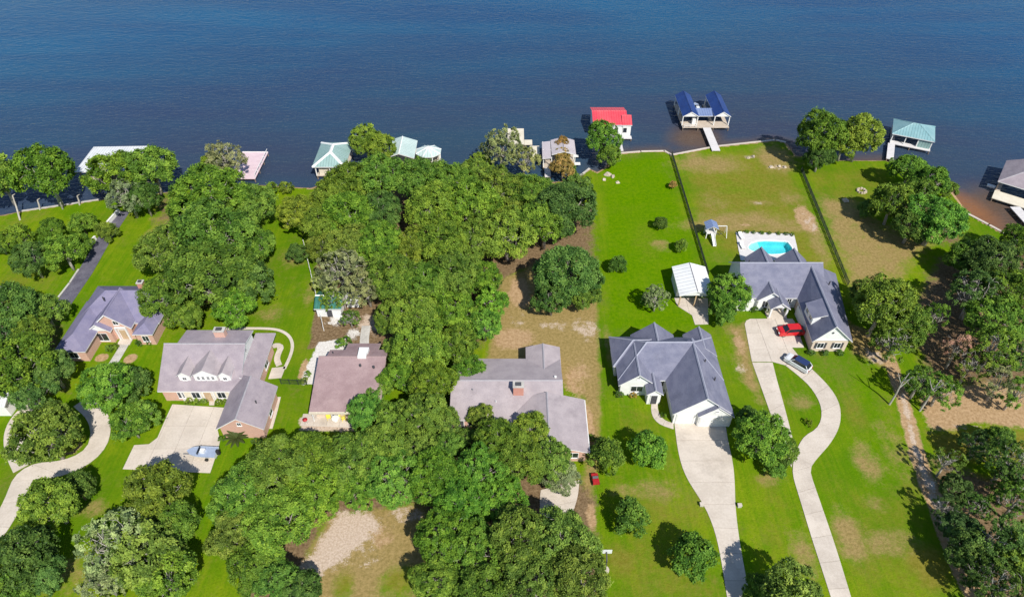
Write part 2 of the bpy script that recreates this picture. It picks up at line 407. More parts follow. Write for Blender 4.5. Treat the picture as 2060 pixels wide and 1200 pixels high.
LAYERS = ['lush', 'olive', 'dry', 'litter', 'dirt', 'sand', 'white']
def ground_sheet():
    xs = np.concatenate([[-4000, -1500, -500, -220, -160, -135], np.arange(-125, 125.01, .5), [135, 160, 220, 500, 1500, 4000]])
    ys = np.concatenate([[-3000, -900, -250, -60, 0, 15], np.arange(26, 166.01, .5), [172, 190, 240, 400, 1200, 5000]])
    X, Y = np.meshgrid(xs, ys); ny, nx = X.shape
    sh = sdist(X, Y, LAND)
    Z = np.clip(sh*.95, -4, 0)
    Z = np.where(sh > 0, 0, Z)
    A = {k: np.zeros(X.shape) for k in LAYERS}
    def poly(layer, pts, amt=1.0, soft=1.5):
        s = sdist(X, Y, pw(pts)); A[layer] = np.maximum(A[layer], amt*np.clip(.5+s/(2*soft), 0, 1))
    def blob(layer, px, py, rx, ry, amt=1.0):
        cx, cy = P(px, py); s = S(py); a, b = rx/s, ry/(s*sindep(py))
        d = np.sqrt(((X-cx)/a)**2+((Y-cy)/b)**2); A[layer] = np.maximum(A[layer], amt*np.clip(1.35-d, 0, 1)/1.0)
    # wooded floors
    poly('litter', [(630, 360), (780, 345), (1100, 372), (1190, 420), (1195, 520), (1070, 560), (1010, 660), (960, 700), (760, 700), (640, 560)], .95, 4)
    poly('litter', [(480, 960), (590, 890), (900, 870), (1130, 920), (1200, 1000), (1205, 1260), (500, 1260), (460, 1080)], .85, 2)
    poly('litter', [(290, 380), (530, 380), (550, 560), (500, 640), (300, 640)], .55, 4)
    poly('litter', [(1880, 520), (2080, 480), (2200, 800), (1960, 780), (1860, 760), (1820, 640)], .8, 3)
    poly('litter', [(1860, 900), (1980, 960), (2100, 900), (2150, 1260), (2000, 1260), (1900, 1100)], .75, 2)
    poly('litter', [(1790, 430), (1850, 500), (1960, 500), (1900, 400), (1800, 380)], .6, 3)
    poly('litter', [(-60, 600), (130, 590), (140, 720), (150, 800), (-60, 800)], .6, 3)
    # bare lot behind the pinkish-grey roof
    poly('dry', [(1010, 560), (1080, 530), (1090, 620), (1200, 600), (1207, 760), (1205, 900), (1185, 1060), (1165, 1060), (1180, 900), (1175, 800), (1130, 770), (980, 720), (985, 690)], 1.0, 1.2)
    blob('dirt', 1035, 680, 60, 30, .75); blob('dirt', 1045, 590, 30, 40, .8); blob('dirt', 1180, 850, 18, 60, .75); blob('dirt', 1160, 760, 40, 60, .55)
    blob('sand', 1180, 660, 37.8, 29.7, 0.5328); blob('sand', 1120, 655, 54, 16.2, 0.4588); blob('sand', 1040, 645, 27, 24.3, 0.407); blob('dirt', 1190, 1040, 14, 40, .7)
    # sandy clearing at the front
    poly('dry', [(600, 1140), (660, 1040), (850, 1010), (870, 1100), (850, 1230), (600, 1230)], 1.0, 1.5)
    poly('sand', [(625, 1110), (680, 1030), (745, 1030), (770, 1060), (700, 1120), (640, 1160), (600, 1150)], .95, 1.6)
    blob('sand', 820, 1035, 54, 24.3, 0.518); blob('sand', 740, 1110, 54, 67.5, 0.333); blob('olive', 800, 1165, 45, 35, .62); blob('olive', 690, 1165, 35, 40, .6)
    def erase(pts, soft=1.2):
        k_ = np.clip(.5-sdist(X, Y, pw(pts))/(2*soft), 0, 1); A['litter'] *= k_
    erase([(620, 1110), (660, 1040), (850, 1010), (870, 1100), (850, 1260), (620, 1260)]); erase([(1010, 560), (1080, 530), (1090, 620), (1200, 600), (1207, 760), (1205, 900), (1175, 800), (980, 720)])
    # lots with fences
    poly('dry', [(1640, 400), (1715, 395), (1760, 440), (1880, 492), (1840, 530), (1770, 620), (1712, 590), (1650, 430)], .74, 3.0)
    poly('olive', [(1610, 340), (1780, 330), (1810, 370), (1740, 420), (1650, 420)], .45, 3)
    blob('dry', 1425, 330, 94.5, 24.3, 0.663); blob('dry', 1560, 318, 54, 35.1, 0.702); blob('dry', 1400, 322, 40.5, 27, 0.546); blob('sand', 1565, 336, 27, 6.75, 0.555); blob('sand', 1510, 316, 18.9, 5.4, 0.444)
    poly('olive', [(1365, 320), (1580, 290), (1690, 560), (1600, 560), (1420, 500)], .60, 3)
    blob('dry', 1450, 450, 108, 21.6, 0.663); blob('dry', 1560, 455, 108, 21.6, 0.624); blob('dirt', 1620, 440, 26, 34, .8); blob('sand', 1630, 450, 18.9, 29.7, 0.4588); blob('dry', 1530, 408, 54, 8.1, 0.468); blob('sand', 1525, 409, 13.5, 4.05, 0.592)
    blob('lush', 1480, 380, 70, 30, .7); blob('dry', 1328, 492, 24.3, 16.2, 0.585); blob('dry', 1650, 500, 35.1, 81, 0.39)
    poly('dry', [(1462, 655), (1500, 648), (1535, 800), (1545, 830), (1490, 760)], .82, 1.6)
    blob('dirt', 1487, 690, 16, 40, .6); blob('sand', 1490, 740, 16.2, 21.6, 0.444)
    poly('lush', [(1205, 320), (1345, 312), (1410, 540), (1440, 660), (1215, 670)], .62, 2)
    poly('olive', [(1500, 830), (1600, 800), (1600, 1200), (1510, 1200)], .38, 3)
    blob('dry', 1610, 805, 35.1, 24.3, 0.585); blob('dry', 1710, 1080, 37.8, 67.5, 0.741); blob('dry', 1745, 930, 40.5, 48.6, 0.624); blob('dry', 1790, 1090, 81, 35.1, 0.585); blob('dry', 1640, 1040, 40.5, 27, 0.39); blob('dry', 1620, 1120, 35.1, 67.5, 0.585)
    blob('dry', 1320, 985, 54, 29.7, 0.585); blob('dry', 1260, 985, 54, 21.6, 0.39); blob('dry', 1550, 965, 35.1, 21.6, 0.546); blob('olive', 1250, 1130, 50, 50, .6); blob('dry', 1800, 900, 40.5, 81, 0.468); blob('olive', 1870, 1140, 60, 60, .8)
    poly('lush', [(1700, 700), (1770, 780), (1800, 1000), (1700, 960), (1720, 800)], .6, 3)
    poly('olive', [(1215, 950), (1420, 1000), (1470, 1240), (1215, 1240)], .45, 4); poly('olive', [(1650, 960), (1850, 960), (1950, 1240), (1720, 1240)], .40, 4); blob('dry', 1760, 1010, 29.7, 21.6, 0.468); blob('olive', 1720, 830, 30, 60, .5); blob('olive', 1290, 850, 60, 40, .45)
    blob('olive', 330, 900, 60, 30, .4); blob('olive', 600, 700, 30, 60, .35); blob('dry', 1225, 700, 13.5, 81, 0.468); blob('olive', 1300, 480, 40, 60, .35); blob('lush', 1530, 540, 1, 1, 0)
    def thin(layer, px, py, rx, ry):
        cx, cy = P(px, py); q = S(py); d = np.sqrt(((X-cx)/(rx/q))**2+((Y-cy)/(ry/(q*sindep(py))))**2); A[layer] *= .25+.75*np.clip((d-.3)/1.1, 0, 1)
    thin('dry', 800, 1172, 52, 44); thin('sand', 800, 1172, 52, 44); thin('dry', 692, 1175, 26, 40); blob('dirt', 770, 1075, 50, 40, .55)
    blob('dry', 1500, 445, 130, 26, .66); blob('dry', 1640, 480, 24, 70, .62); blob('dry', 1590, 400, 40, 22, .5); blob('dry', 1440, 410, 40, 40, .42)
    # track and reddish clearing on the right
    poly('dirt', [(1775, 720), (1800, 715), (1830, 800), (1850, 880), (1880, 960), (1915, 1060), (1965, 1150), (2000, 1230), (1955, 1230), (1900, 1110), (1855, 990), (1825, 900), (1800, 790)], 1.0, .7)
    poly('dirt', [(1850, 800), (1900, 780), (1990, 770), (2100, 800), (2100, 870), (1990, 850), (1870, 870)], .95, 1.5)
    poly('dry', [(1700, 640), (1790, 690), (1810, 760), (1760, 730), (1715, 710)], .95, 1.2); blob('sand', 1760, 715, 35.1, 21.6, 0.555)
    poly('olive', [(1860, 870), (2000, 860), (2100, 870), (2100, 930), (1900, 930)], .95, 1.5); blob('olive', 1985, 985, 36, 34, 1.0); poly('sand', [(1808, 790), (1822, 790), (1842, 880), (1872, 965), (1905, 1055), (1955, 1140), (1945, 1145), (1893, 1060), (1858, 970), (1830, 885)], .8, .6); poly('white', [(1862, 965), (1882, 960), (1905, 1030), (1890, 1035)], .55, .8); blob('sand', 1880, 985, 29.7, 67.5, 0.444); blob('sand', 1935, 858, 81, 6.75, 0.407)
    # left side
    blob('dirt', 205, 719, 15, 9, 1.25); blob('dirt', 262, 721, 13, 10, 1.3); blob('dirt', 140, 900, 26, 20, .85); blob('olive', 40, 560, 60, 30, .4); blob('dry', 190, 1020, 35.1, 29.7, 0.468); blob('dry', 130, 1160, 81, 54, 0.468)
    blob('dry', 590, 520, 40.5, 24.3, 0.468); blob('dry', 625, 590, 18.9, 35.1, 0.507); blob('dry', 545, 630, 54, 21.6, 0.468); blob('olive', 240, 440, 60, 30, .4); blob('dry', 300, 470, 16.2, 35.1, 0.429); blob('dry', 325, 440, 35.1, 6.75, 0.468)
    poly('litter', [(640, 590), (760, 600), (780, 690), (700, 700), (620, 700)], 1.0, 1.0)
    poly('white', [(640, 688), (690, 680), (708, 696), (684, 716), (668, 733), (652, 750), (642, 772), (608, 774), (610, 748), (628, 715)], .92, .9)
    blob('white', 710, 672, 24.3, 16.2, 0.629); blob('white', 680, 645, 35.1, 16.2, 0.592); blob('sand', 745, 650, 40.5, 29.7, 0.629); blob('dirt', 610, 745, 10, 26, .9)
    poly('sand', [(604, 838), (716, 838), (720, 868), (600, 866)], .9, .6)
    blob('dirt', 915, 880, 22, 22, .85); blob('sand', 800, 832, 21.6, 16.2, 0.518); blob('dirt', 1500, 452, 18, 4, .6)
    A['dirt'] = np.where((sh < .5) & (sh > -8), np.maximum(A['dirt'], .8), A['dirt'])
    inpool = sdist(X, Y, POOL) > -.75
    V = np.stack([X, Y, Z], -1).reshape(-1, 3)
    idx = np.arange(nx*ny).reshape(ny, nx)
    F = np.stack([idx[:-1, :-1], idx[:-1, 1:], idx[1:, 1:], idx[1:, :-1]], -1).reshape(-1, 4)
    hole = (inpool[:-1, :-1] | inpool[:-1, 1:] | inpool[1:, 1:] | inpool[1:, :-1]).reshape(-1)
    F = F[~hole]
    me = bpy.data.meshes.new('ground'); fast_mesh(me, V, F)
    for k in LAYERS:
        at = me.attributes.new(k, 'FLOAT', 'POINT'); at.data.foreach_set('value', A[k].reshape(-1).astype(np.float32))
    me.materials.append(MATS['ground_cover'])
    o = bpy.data.objects.new('ground', me); C.objects.link(o); struct(o)
def fast_mesh(me, V, F):
    n = F.shape[1]
    me.vertices.add(len(V)); me.vertices.foreach_set('co', np.ascontiguousarray(V, np.float32).reshape(-1))
    me.loops.add(F.size); me.loops.foreach_set('vertex_index', np.ascontiguousarray(F, np.int32).reshape(-1))
    me.polygons.add(len(F)); me.polygons.foreach_set('loop_start', np.arange(0, F.size, n, dtype=np.int32)); me.polygons.foreach_set('loop_total', np.full(len(F), n, np.int32))
    me.update(); me.validate()
ground_sheet()
def lake():
    xs = np.concatenate([[-5000, -2000, -800, -350, -220], np.arange(-160, 160.1, 1.6), [220, 350, 800, 2000, 5000]])
    ys = np.concatenate([np.arange(88, 190.1, 1.6), [200, 210, 220, 230, 240, 260, 300, 450, 900, 2500, 8000]])
    X, Y = np.meshgrid(xs, ys); ny, nx = X.shape
    sh = -sdist(X, Y, LAND)
    A = np.clip(1.0-sh/6.5, 0, 1)*np.clip((X-5)/30, .25, .85)
    cx, cy = P(1400, 275); A = np.maximum(A, .9*np.clip(1.25-np.hypot((X-cx)/9, (Y-cy)/9), 0, 1))
    cx, cy = P(2010, 425); A = np.maximum(A, 1.0*np.clip(1.4-np.hypot((X-cx)/8, (Y-cy)/12), 0, 1))
    cx, cy = P(1955, 415); si = .9*np.clip(1.3-np.hypot((X-cx+(Y-cy)*.25)/4.0, (Y-cy)/9), 0, 1)
    V = np.stack([X, Y, np.full(X.shape, -.6)], -1).reshape(-1, 3); idx = np.arange(nx*ny).reshape(ny, nx)
    F = np.stack([idx[:-1, :-1], idx[:-1, 1:], idx[1:, 1:], idx[1:, :-1]], -1).reshape(-1, 4)
    keep = (sh[:-1, :-1] > -8) | (sh[1:, 1:] > -8)
    F = F[keep.reshape(-1)]
    me = bpy.data.meshes.new('lake'); fast_mesh(me, V, F)
    for k, a in (('shallow', A), ('silt', si), ('offshore', np.clip((sh-12)/85, 0, 1))):
        at = me.attributes.new(k, 'FLOAT', 'POINT'); at.data.foreach_set('value', a.reshape(-1).astype(np.float32))
    me.materials.append(MATS['lake_water'])
    o = bpy.data.objects.new('lake', me); C.objects.link(o); struct(o)
lake()

# ------------------------------------------------------------------ drives, walks and pads of separate slabs
def strip(name, left, right, step=3.4, mat='concrete', world=False, ztop=.07, base='joint', gap=.02):
    L, Rr = (left, right) if world else (pw(left), pw(right))
    L, Rr = chaikin(L), chaikin(Rr)
    n0 = 60; ln = sum(math.hypot(b[0]-a[0], b[1]-a[1]) for a, b in zip(L, L[1:]))
    n = max(1, round(ln/step)); k = 3
    Ls, Rs = resample(L, n*k), resample(Rr, n*k)
    b = MB(); b.prism(Ls+Rs[::-1], -.05, .03)
    root = struct(b.build(name, base))
    for i in range(n):
        l, r = Ls[i*k:(i+1)*k+1], Rs[i*k:(i+1)*k+1]
        def pull(a, b_, g):
            d = math.hypot(b_[0]-a[0], b_[1]-a[1]) or 1; return (a[0]+(b_[0]-a[0])*g/d, a[1]+(b_[1]-a[1])*g/d)
        l[0], l[-1] = pull(l[0], l[1], gap), pull(l[-1], l[-2], gap); r[0], r[-1] = pull(r[0], r[1], gap), pull(r[-1], r[-2], gap)
        m = MB(); m.prism(l+r[::-1], -.04, ztop); m.build('slab', mat, root)
    return root
def clip(poly, axis, val, keep_gt):
    out = []
    for a, b in zip(poly, poly[1:]+poly[:1]):
        ia, ib = (a[axis] > val) == keep_gt, (b[axis] > val) == keep_gt
        if ia: out.append(a)
        if ia != ib:
            t = (val-a[axis])/(b[axis]-a[axis]); out.append((a[0]+(b[0]-a[0])*t, a[1]+(b[1]-a[1])*t))
    return out
def pad(name, pts, cell=3.6, mat='concrete', world=False, ztop=.07, base='joint'):
    poly = pts if world else pw(pts)
    b = MB(); b.prism(poly, -.05, .03); root = struct(b.build(name, base))
    x0, x1 = min(p[0] for p in poly), max(p[0] for p in poly); y0, y1 = min(p[1] for p in poly), max(p[1] for p in poly)
    nx, ny = max(1, round((x1-x0)/cell)), max(1, round((y1-y0)/cell))
    for i in range(nx):
        for j in range(ny):
            q = poly
            for ax, v, g in ((0, x0+(x1-x0)*i/nx+.02, True), (0, x0+(x1-x0)*(i+1)/nx-.02, False), (1, y0+(y1-y0)*j/ny+.02, True), (1, y0+(y1-y0)*(j+1)/ny-.02, False)):
                q = clip(q, ax, v, g)
                if len(q) < 3: break
            if len(q) < 3: continue
            m = MB(); m.prism(q, -.04, ztop); m.build('slab', mat, root)
    return root
def lane(name, pts, width, step=3.4, mat='concrete', ztop=.07, base='joint'):
    c = chaikin(pw(pts)); L, Rr = [], []
    for i, p in enumerate(c):
        a, b = c[max(0, i-1)], c[min(len(c)-1, i+1)]; dx, dy = b[0]-a[0], b[1]-a[1]; d = math.hypot(dx, dy) or 1
        L.append((p[0]-dy/d*width/2, p[1]+dx/d*width/2)); Rr.append((p[0]+dy/d*width/2, p[1]-dx/d*width/2))
    return strip(name, L, Rr, step, mat, True, ztop, base)
strip('driveway', [(1356, 846), (1358, 864), (1365, 916), (1379, 959), (1410, 1006), (1425, 1033), (1441, 1077), (1453, 1138), (1466, 1225)],
      [(1459, 846), (1462, 876), (1475, 932), (1478, 970), (1479, 1015), (1482, 1045), (1486, 1077), (1496, 1138), (1514, 1225)], 3.6)
strip('driveway', [(1580, 735), (1603, 753), (1627, 774), (1643, 797), (1652, 818), (1653, 842), (1643, 863), (1616, 877), (1602, 905), (1595, 931), (1594, 956), (1607, 997), (1632, 1080), (1657, 1156), (1684, 1240)],
      [(1606, 715), (1624, 734), (1650, 758), (1673, 783), (1687, 807), (1692, 830), (1689, 860), (1670, 893), (1645, 920), (1631, 938), (1630, 950), (1635, 966), (1657, 1029), (1683, 1105), (1724, 1240)], 3.6)
pad('parking_court', [(1498, 652), (1501, 645), (1509, 641), (1594, 641), (1600, 650), (1608, 672), (1617, 699), (1593, 699), (1605.5, 714.5), (1579.5, 734.5), (1554, 727.5), (1512.5, 727.5)], 3.8)
strip('driveway', [(1513, 729), (1526, 765), (1540, 804), (1558, 855), (1578, 905), (1592, 940)], [(1554, 729), (1563, 765), (1573, 800), (1585, 845), (1594, 880), (1600, 905)], 3.4)
pad('parking_court', [(347, 813), (453, 820), (437, 860), (443, 886), (440, 900), (423, 951), (247, 943), (270, 895), (300, 893), (317, 880), (333, 843)], 3.7)
lane('driveway', [(-40, 1110), (0, 1060), (33, 1000), (50, 948), (110, 945), (160, 930), (197, 900), (205, 860), (192, 828), (165, 806)], 2.9)
lane('driveway', [(47, 940), (28, 900), (27, 862), (45, 832), (75, 812)], 2.7)
lane('garden_walk', [(256, 684), (240, 712), (221, 742)], 1.5, 1.6, 'concrete_old')
strip('garden_walk', [(1311, 808), (1309, 822), (1313, 840), (1327, 854), (1355, 863)], [(1323, 808), (1323, 822), (1327, 835), (1338, 846), (1355, 851)], 1.8)
pad('porch_slab', [(1356, 598), (1424, 600), (1425, 652), (1398, 653), (1392, 634), (1362, 615)], 2.4)
lane('garden_walk', [(455, 661), (520, 660), (560, 662), (582, 674), (590, 693), (585, 715), (572, 742)], .55, 2.5, 'concrete')
pad('garden_landing', [(547, 740), (575, 737), (566, 760), (540, 762)], 1.8)
lane('garden_walk', [(562, 735), (556, 722), (562, 706), (567, 697), (556, 693), (548, 697)], 1.0, 1.6)
lane('garden_walk', [(545, 862), (556, 825), (562, 798)], .5, 2.5, 'concrete')
pad('entry_walk', [(421, 800), (433, 800), (431, 815), (421, 815)], 1.6)
lane('asphalt_lane', [(248, 425), (232, 445), (205, 488), (188, 522), (165, 558), (138, 596), (120, 622)], 3.0, 30, 'asphalt', .05)
lane('garden_walk', [(-30, 577), (20, 577), (48, 583), (60, 597), (66, 608)], .7, 2.2, 'concrete_old')
lane('gravel_path', [(733, 700), (733, 680), (737, 655)], 1.6, 2, 'concrete_old')
strip('driveway', [(1088, 985), (1085, 1010), (1088, 1040), (1100, 1060)], [(1165, 965), (1164, 990), (1158, 1015), (1145, 1050)], 3.2)
pad('patio', [(610, 832), (706, 836), (708, 860), (604, 856)], 2.0)
# low retaining walls along the lane and kerbs
def wall_line(name, pts, width, z0, z1, mat, label, cat, world=False):
    p = pts if world else pw(pts); root = thing(name, label, cat, (*p[0], 0))
    for a, b in zip(p, p[1:]):
        d = math.hypot(b[0]-a[0], b[1]-a[1]); ux, uy = (b[0]-a[0])/d, (b[1]-a[1])/d; e = width*.5
        q = [(a[0]-ux*e-uy*e, a[1]-uy*e+ux*e), (b[0]-uy*e, b[1]+ux*e), (b[0]+uy*e, b[1]-ux*e), (a[0]-ux*e+uy*e, a[1]-uy*e-ux*e)]
        m = MB(); m.prism(q, z0, z1-.09); m.build('wall_panel', mat, root)
        e = width*.5+.05
        q = [(a[0]-ux*e*.9-uy*e, a[1]-uy*e*.9+ux*e), (b[0]-uy*e, b[1]+ux*e), (b[0]+uy*e, b[1]-ux*e), (a[0]-ux*e*.9+uy*e, a[1]-uy*e*.9-ux*e)]
        m = MB(); m.prism(q, z1-.09, z1); m.build('cap', mat, root)
    return root
wall_line('retaining_wall', [(240, 428), (216, 455)], .3, -.2, .9, 'white_paint', 'white retaining wall beside the asphalt lane, nearer the lake', 'wall')
wall_line('retaining_wall', [(193, 482), (170, 505)], .3, -.2, .9, 'white_paint', 'white retaining wall beside the asphalt lane, farther from the lake', 'wall')
wall_line('kerb', [(158, 543), (140, 570), (118, 598)], .25, -.2, .18, 'concrete_old', 'pale kerb along the left edge of the asphalt lane', 'kerb')
wall_line('seawall', [(1240, 309), (1290, 305), (1337, 304), (1351, 312)], .45, -2, .14, 'concrete', 'concrete seawall edging the vivid green lawn right of the red-roofed boathouse', 'seawall')
wall_line('seawall', [(1353, 311.5), (1440, 294.8), (1560, 281.8), (1581, 286.5)], .45, -2, .14, 'concrete', 'long concrete seawall at the foot of the blue boathouse pier', 'seawall')
wall_line('seawall', [(1150, 361), (1172, 350), (1186, 339)], .4, -2, .12, 'concrete_old', 'short curved seawall round the small cove left of the green lawn', 'seawall')
wall_line('seawall', [(1948, 431), (1990, 453), (2038, 479), (2075, 505)], .5, -2, .16, 'concrete', 'straight pale seawall beside the shallow brown water at the right edge', 'seawall')
wall_line('seawall', [(45, 424.5), (120, 413.5), (200, 401.5)], .4, -2, .12, 'concrete_old', 'low seawall behind the lawn at the left edge', 'seawall')

# ------------------------------------------------------------------ houses
class House:
    def __init__(s, name, label, cat, x, y, rot=0, roof='slate_blue', wall='white_paint', gable='white_siding', ridge='ridge', trim='trim'):
        s.r = thing(name, label, cat, (x, y, 0), rot); s.roof, s.wall, s.gable, s.ridge, s.trim = roof, wall, gable, ridge, trim
    def block(s, x0, x1, y0, y1, ze, axis, pitch, ends='gg', oh=.45, z0=-.3, t=.2, walls=True, roof=None, wall=None, gable=None, caps=True, capw=.34):
        """footprint of the roof; axis is the ridge direction; ends: g gable, h hip, n open end, at low and high end"""
        sw = axis == 'x'
        a0, a1, b0, b1 = (y0, y1, x0, x1) if sw else (x0, x1, y0, y1)       # a across, b along
        hw = (a1-a0)/2; mid = (a0+a1)/2; zr = ze+hw*pitch
        r0, r1 = b0+(hw if ends[0] == 'h' else 0), b1-(hw if ends[1] == 'h' else 0)
        if r0 > r1: r0 = r1 = (r0+r1)/2
        T = (lambda a, b, z: (b, a, z)) if sw else (lambda a, b, z: (a, b, z))
        e = [T(a0, b0, ze), T(a1, b0, ze), T(a1, b1, ze), T(a0, b1, ze)]; k0, k1 = T(mid, r0, zr), T(mid, r1, zr)
        if r0 == r1: F = [[e[0], k0, e[3]], [e[1], e[2], k0]]
        else: F = [[e[0], k0, k1, e[3]], [e[1], e[2], k1, k0]]
        if ends[0] == 'h': F.append([e[0], e[1], k0])
        if ends[1] == 'h': F.append([e[2], e[3], k1])
        m = MB(); m.solid(F, t); ro = m.build('roof', [roof or s.roof, s.trim], s.r)
        if caps:
            segs = [(k0, k1)] if r0 != r1 else []
            if ends[0] == 'h': segs += [(e[0], k0), (e[1], k0)]
            if ends[1] == 'h': segs += [(e[2], k1), (e[3], k1)]
            for a, b in segs:
                c = MB(); c.tent((a[0], a[1], a[2]+.035), (b[0], b[1], b[2]+.035), capw, .03 + capw*.12); c.build('ridge_cap', s.ridge, ro)
        if walls:
            zw = ze+oh*pitch-t-.01
            m = MB(); m.box(x0+oh, x1-oh, y0+oh, y1-oh, z0, zw); m.build('wall', wall or s.wall, s.r)
            for en, b, dr in ((ends[0], b0+oh, 1), (ends[1], b1-oh, -1)):
                if en != 'g': continue
                zt = zr-t-.01; q = hw-oh; bb = b+dr*.12; f = b-dr*.004
                m = MB(); pts = [(mid-q, zw+.002), (mid+q, zw+.002), (mid, zt)]
                A = [T(p[0], f, p[1]) for p in pts]; B = [T(p[0], bb, p[1]) for p in pts]
                m.face(A); m.face(B[::-1])
                for k in range(3): j = (k+1) % 3; m.face([A[k], B[k], B[j], A[j]])
                m.build('gable', gable or s.gable, s.r)
        return ro
    def custom_roof(s, faces, t=.2, roof=None, caps=()):
        m = MB(); m.solid(faces, t); ro = m.build('roof', [roof or s.roof, s.trim], s.r)
        for a, b in caps: c = MB(); c.tent((a[0], a[1], a[2]+.035), (b[0], b[1], b[2]+.035), .34, .07); c.build('ridge_cap', s.ridge, ro)
        return ro
    def part(s, name, mat, fn, parent=None):
        m = MB(); fn(m); return m.build(name, mat, parent or s.r)
    def win(s, x, y, z, wd, ht, face='S', frame='trim', shutters=False):
        """window on a wall plane; face S looks to -y, W to -x, E to +x"""
        def bx(m, u0, u1, d0, d1, z0, z1):
            if face == 'S': m.box(x+u0, x+u1, y-d1, y-d0, z0, z1)
            elif face == 'N': m.box(x+u0, x+u1, y+d0, y+d1, z0, z1)
            elif face == 'W': m.box(x-d1, x-d0, y+u0, y+u1, z0, z1)
            else: m.box(x+d0, x+d1, y+u0, y+u1, z0, z1)
        h = wd/2; m = MB(); f = .09
        bx(m, -h, h, -.02, .05, z, z+f); bx(m, -h, h, -.02, .05, z+ht-f, z+ht); bx(m, -h, -h+f, -.02, .05, z+f, z+ht-f); bx(m, h-f, h, -.02, .05, z+f, z+ht-f)
        bx(m, -.03, .03, -.02, .045, z+f, z+ht-f)
        wo_ = m.build('window', frame, s.r)
        m = MB(); bx(m, -h+f, h-f, -.02, .025, z+f, z+ht-f); m.build('pane', 'glass', wo_)
        m = MB(); bx(m, -h-.06, h+.06, -.02, .12, z-.07, z); m.build('sill', frame, wo_)
        if shutters:
            for q in (-1, 1):
                m = MB(); c = q*(h+.22); bx(m, c-.19, c+.19, -.02, .05, z-.02, z+ht+.02); m.build('shutter', 'dark_trim', wo_)
    def door(s, x, y, z, wd=1.0, ht=2.1, mat='dark_trim'):
        d = s.part('door', mat, lambda m: (m.box(x-wd/2, x+wd/2, y-.06, y+.02, z, z+ht), m.box(x-wd*.36, x+wd*.36, y-.09, y-.06, z+.25, z+.95), m.box(x-wd*.36, x+wd*.36, y-.09, y-.06, z+1.1, z+ht-.2)))
        s.part('handle', 'steel', lambda m: m.box(x+wd*.4, x+wd*.46, y-.13, y-.06, z+.95, z+1.1), d)
        s.part('door_frame', 'trim', lambda m: (m.box(x-wd/2-.12, x-wd/2, y-.08, y+.02, z, z+ht+.12), m.box(x+wd/2, x+wd/2+.12, y-.08, y+.02, z, z+ht+.12), m.box(x-wd/2, x+wd/2, y-.08, y+.02, z+ht, z+ht+.12)), d)
    def garage_door(s, x0, x1, y, ht=2.3, mat='white_paint'):
        g = s.part('garage_door', mat, lambda m: m.box(x0, x1, y-.03, y+.02, 0.07, ht))
        n = 4
        for k in range(n):
            z0 = .09+(ht-.11)*k/n; z1 = .09+(ht-.11)*(k+1)/n-.05
            s.part('panel', mat, lambda m: m.box(x0+.05, x1-.05, y-.07, y-.03, z0, z1), g)
        s.part('door_frame', 'trim', lambda m: (m.box(x0-.16, x0, y-.09, y+.02, 0, ht+.16), m.box(x1, x1+.16, y-.09, y+.02, 0, ht+.16), m.box(x0, x1, y-.09, y+.02, ht, ht+.16)), g)
    def chimney(s, x, y, wx, wy, z0, z1, mat='brick_red', cap='concrete_old'):
        c = s.part('chimney', mat, lambda m: m.box(x-wx/2, x+wx/2, y-wy/2, y+wy/2, z0, z1))
        s.part('chimney_cap', cap, lambda m: m.box(x-wx/2-.08, x+wx/2+.08, y-wy/2-.08, y+wy/2+.08, z1, z1+.14), c)
        s.part('flue', 'dark_trim', lambda m: m.box(x-wx*.28, x+wx*.28, y-wy*.28, y+wy*.28, z1+.14, z1+.34), c)
    def vent(s, x, y, z, mat='dark_trim', r=.12):
        s.part('roof_vent', mat, lambda m: m.cyl((x, y), r, z-.4, z+.45, 8))
    def posts(s, pts, z0, z1, wd=.22, mat='trim'):
        for x, y in pts: s.part('post', mat, lambda m: m.box(x-wd/2, x+wd/2, y-wd/2, y+wd/2, z0, z1))

# house with slate-blue roof and white gables, centre right
PT = .82
h = House('house', 'slate-blue hip-roofed house with white front gables and a double garage', 'house', 25.5, 72.5)
h.block(17.1, 34.2, 71.3, 80.9, 2.9, 'x', PT, 'hh')
h.block(16.65, 26, 74.3, 81.05, 2.895, 'x', PT, 'hh')
h.block(17.1, 23.3, 70.2, 77.2, 2.905, 'y', PT, 'gg')
h.block(24.8, 34.2, 64.5, 77, 2.91, 'y', PT, 'gg')
h.block(28.7, 34.35, 64.15, 66.2, 2.66, 'y', PT, 'gg', oh=.25)
h.block(20.4, 27.8, 76.6, 81.5, 2.885, 'y', PT, 'gg', oh=.4)
h.block(29.4, 34.3, 76.6, 81.55, 2.88, 'y', PT, 'gg', oh=.4)
h.block(21.4, 24.1, 68.5, 73.5, 2.7, 'y', .75, 'gg', oh=.3)
h.garage_door(25.75, 28.35, 64.95); h.garage_door(29.25, 33.8, 64.4)
h.door(22.75, 68.8, .1)
h.win(20.2, 70.65, .9, 2.0, 1.4); h.win(20.2, 70.64, 4.0, .5, .5); h.win(31.5, 64.39, 3.5, .5, .4); h.win(24.45, 71.75, .9, .8, 1.4)
for yy in (76, 79): h.win(17.1, yy, .9, 1.3, 1.4, 'W')
h.win(33.75, 70, .9, 1.4, 1.4, 'E'); h.win(33.75, 76, .9, 1.4, 1.4, 'E')
h.vent(31, 73, 5.6); h.vent(32, 69.8, 5.0)
h.part('downpipe', 'trim', lambda m: m.box(24.95, 25.07, 70.9, 71.02, 0, 2.9))

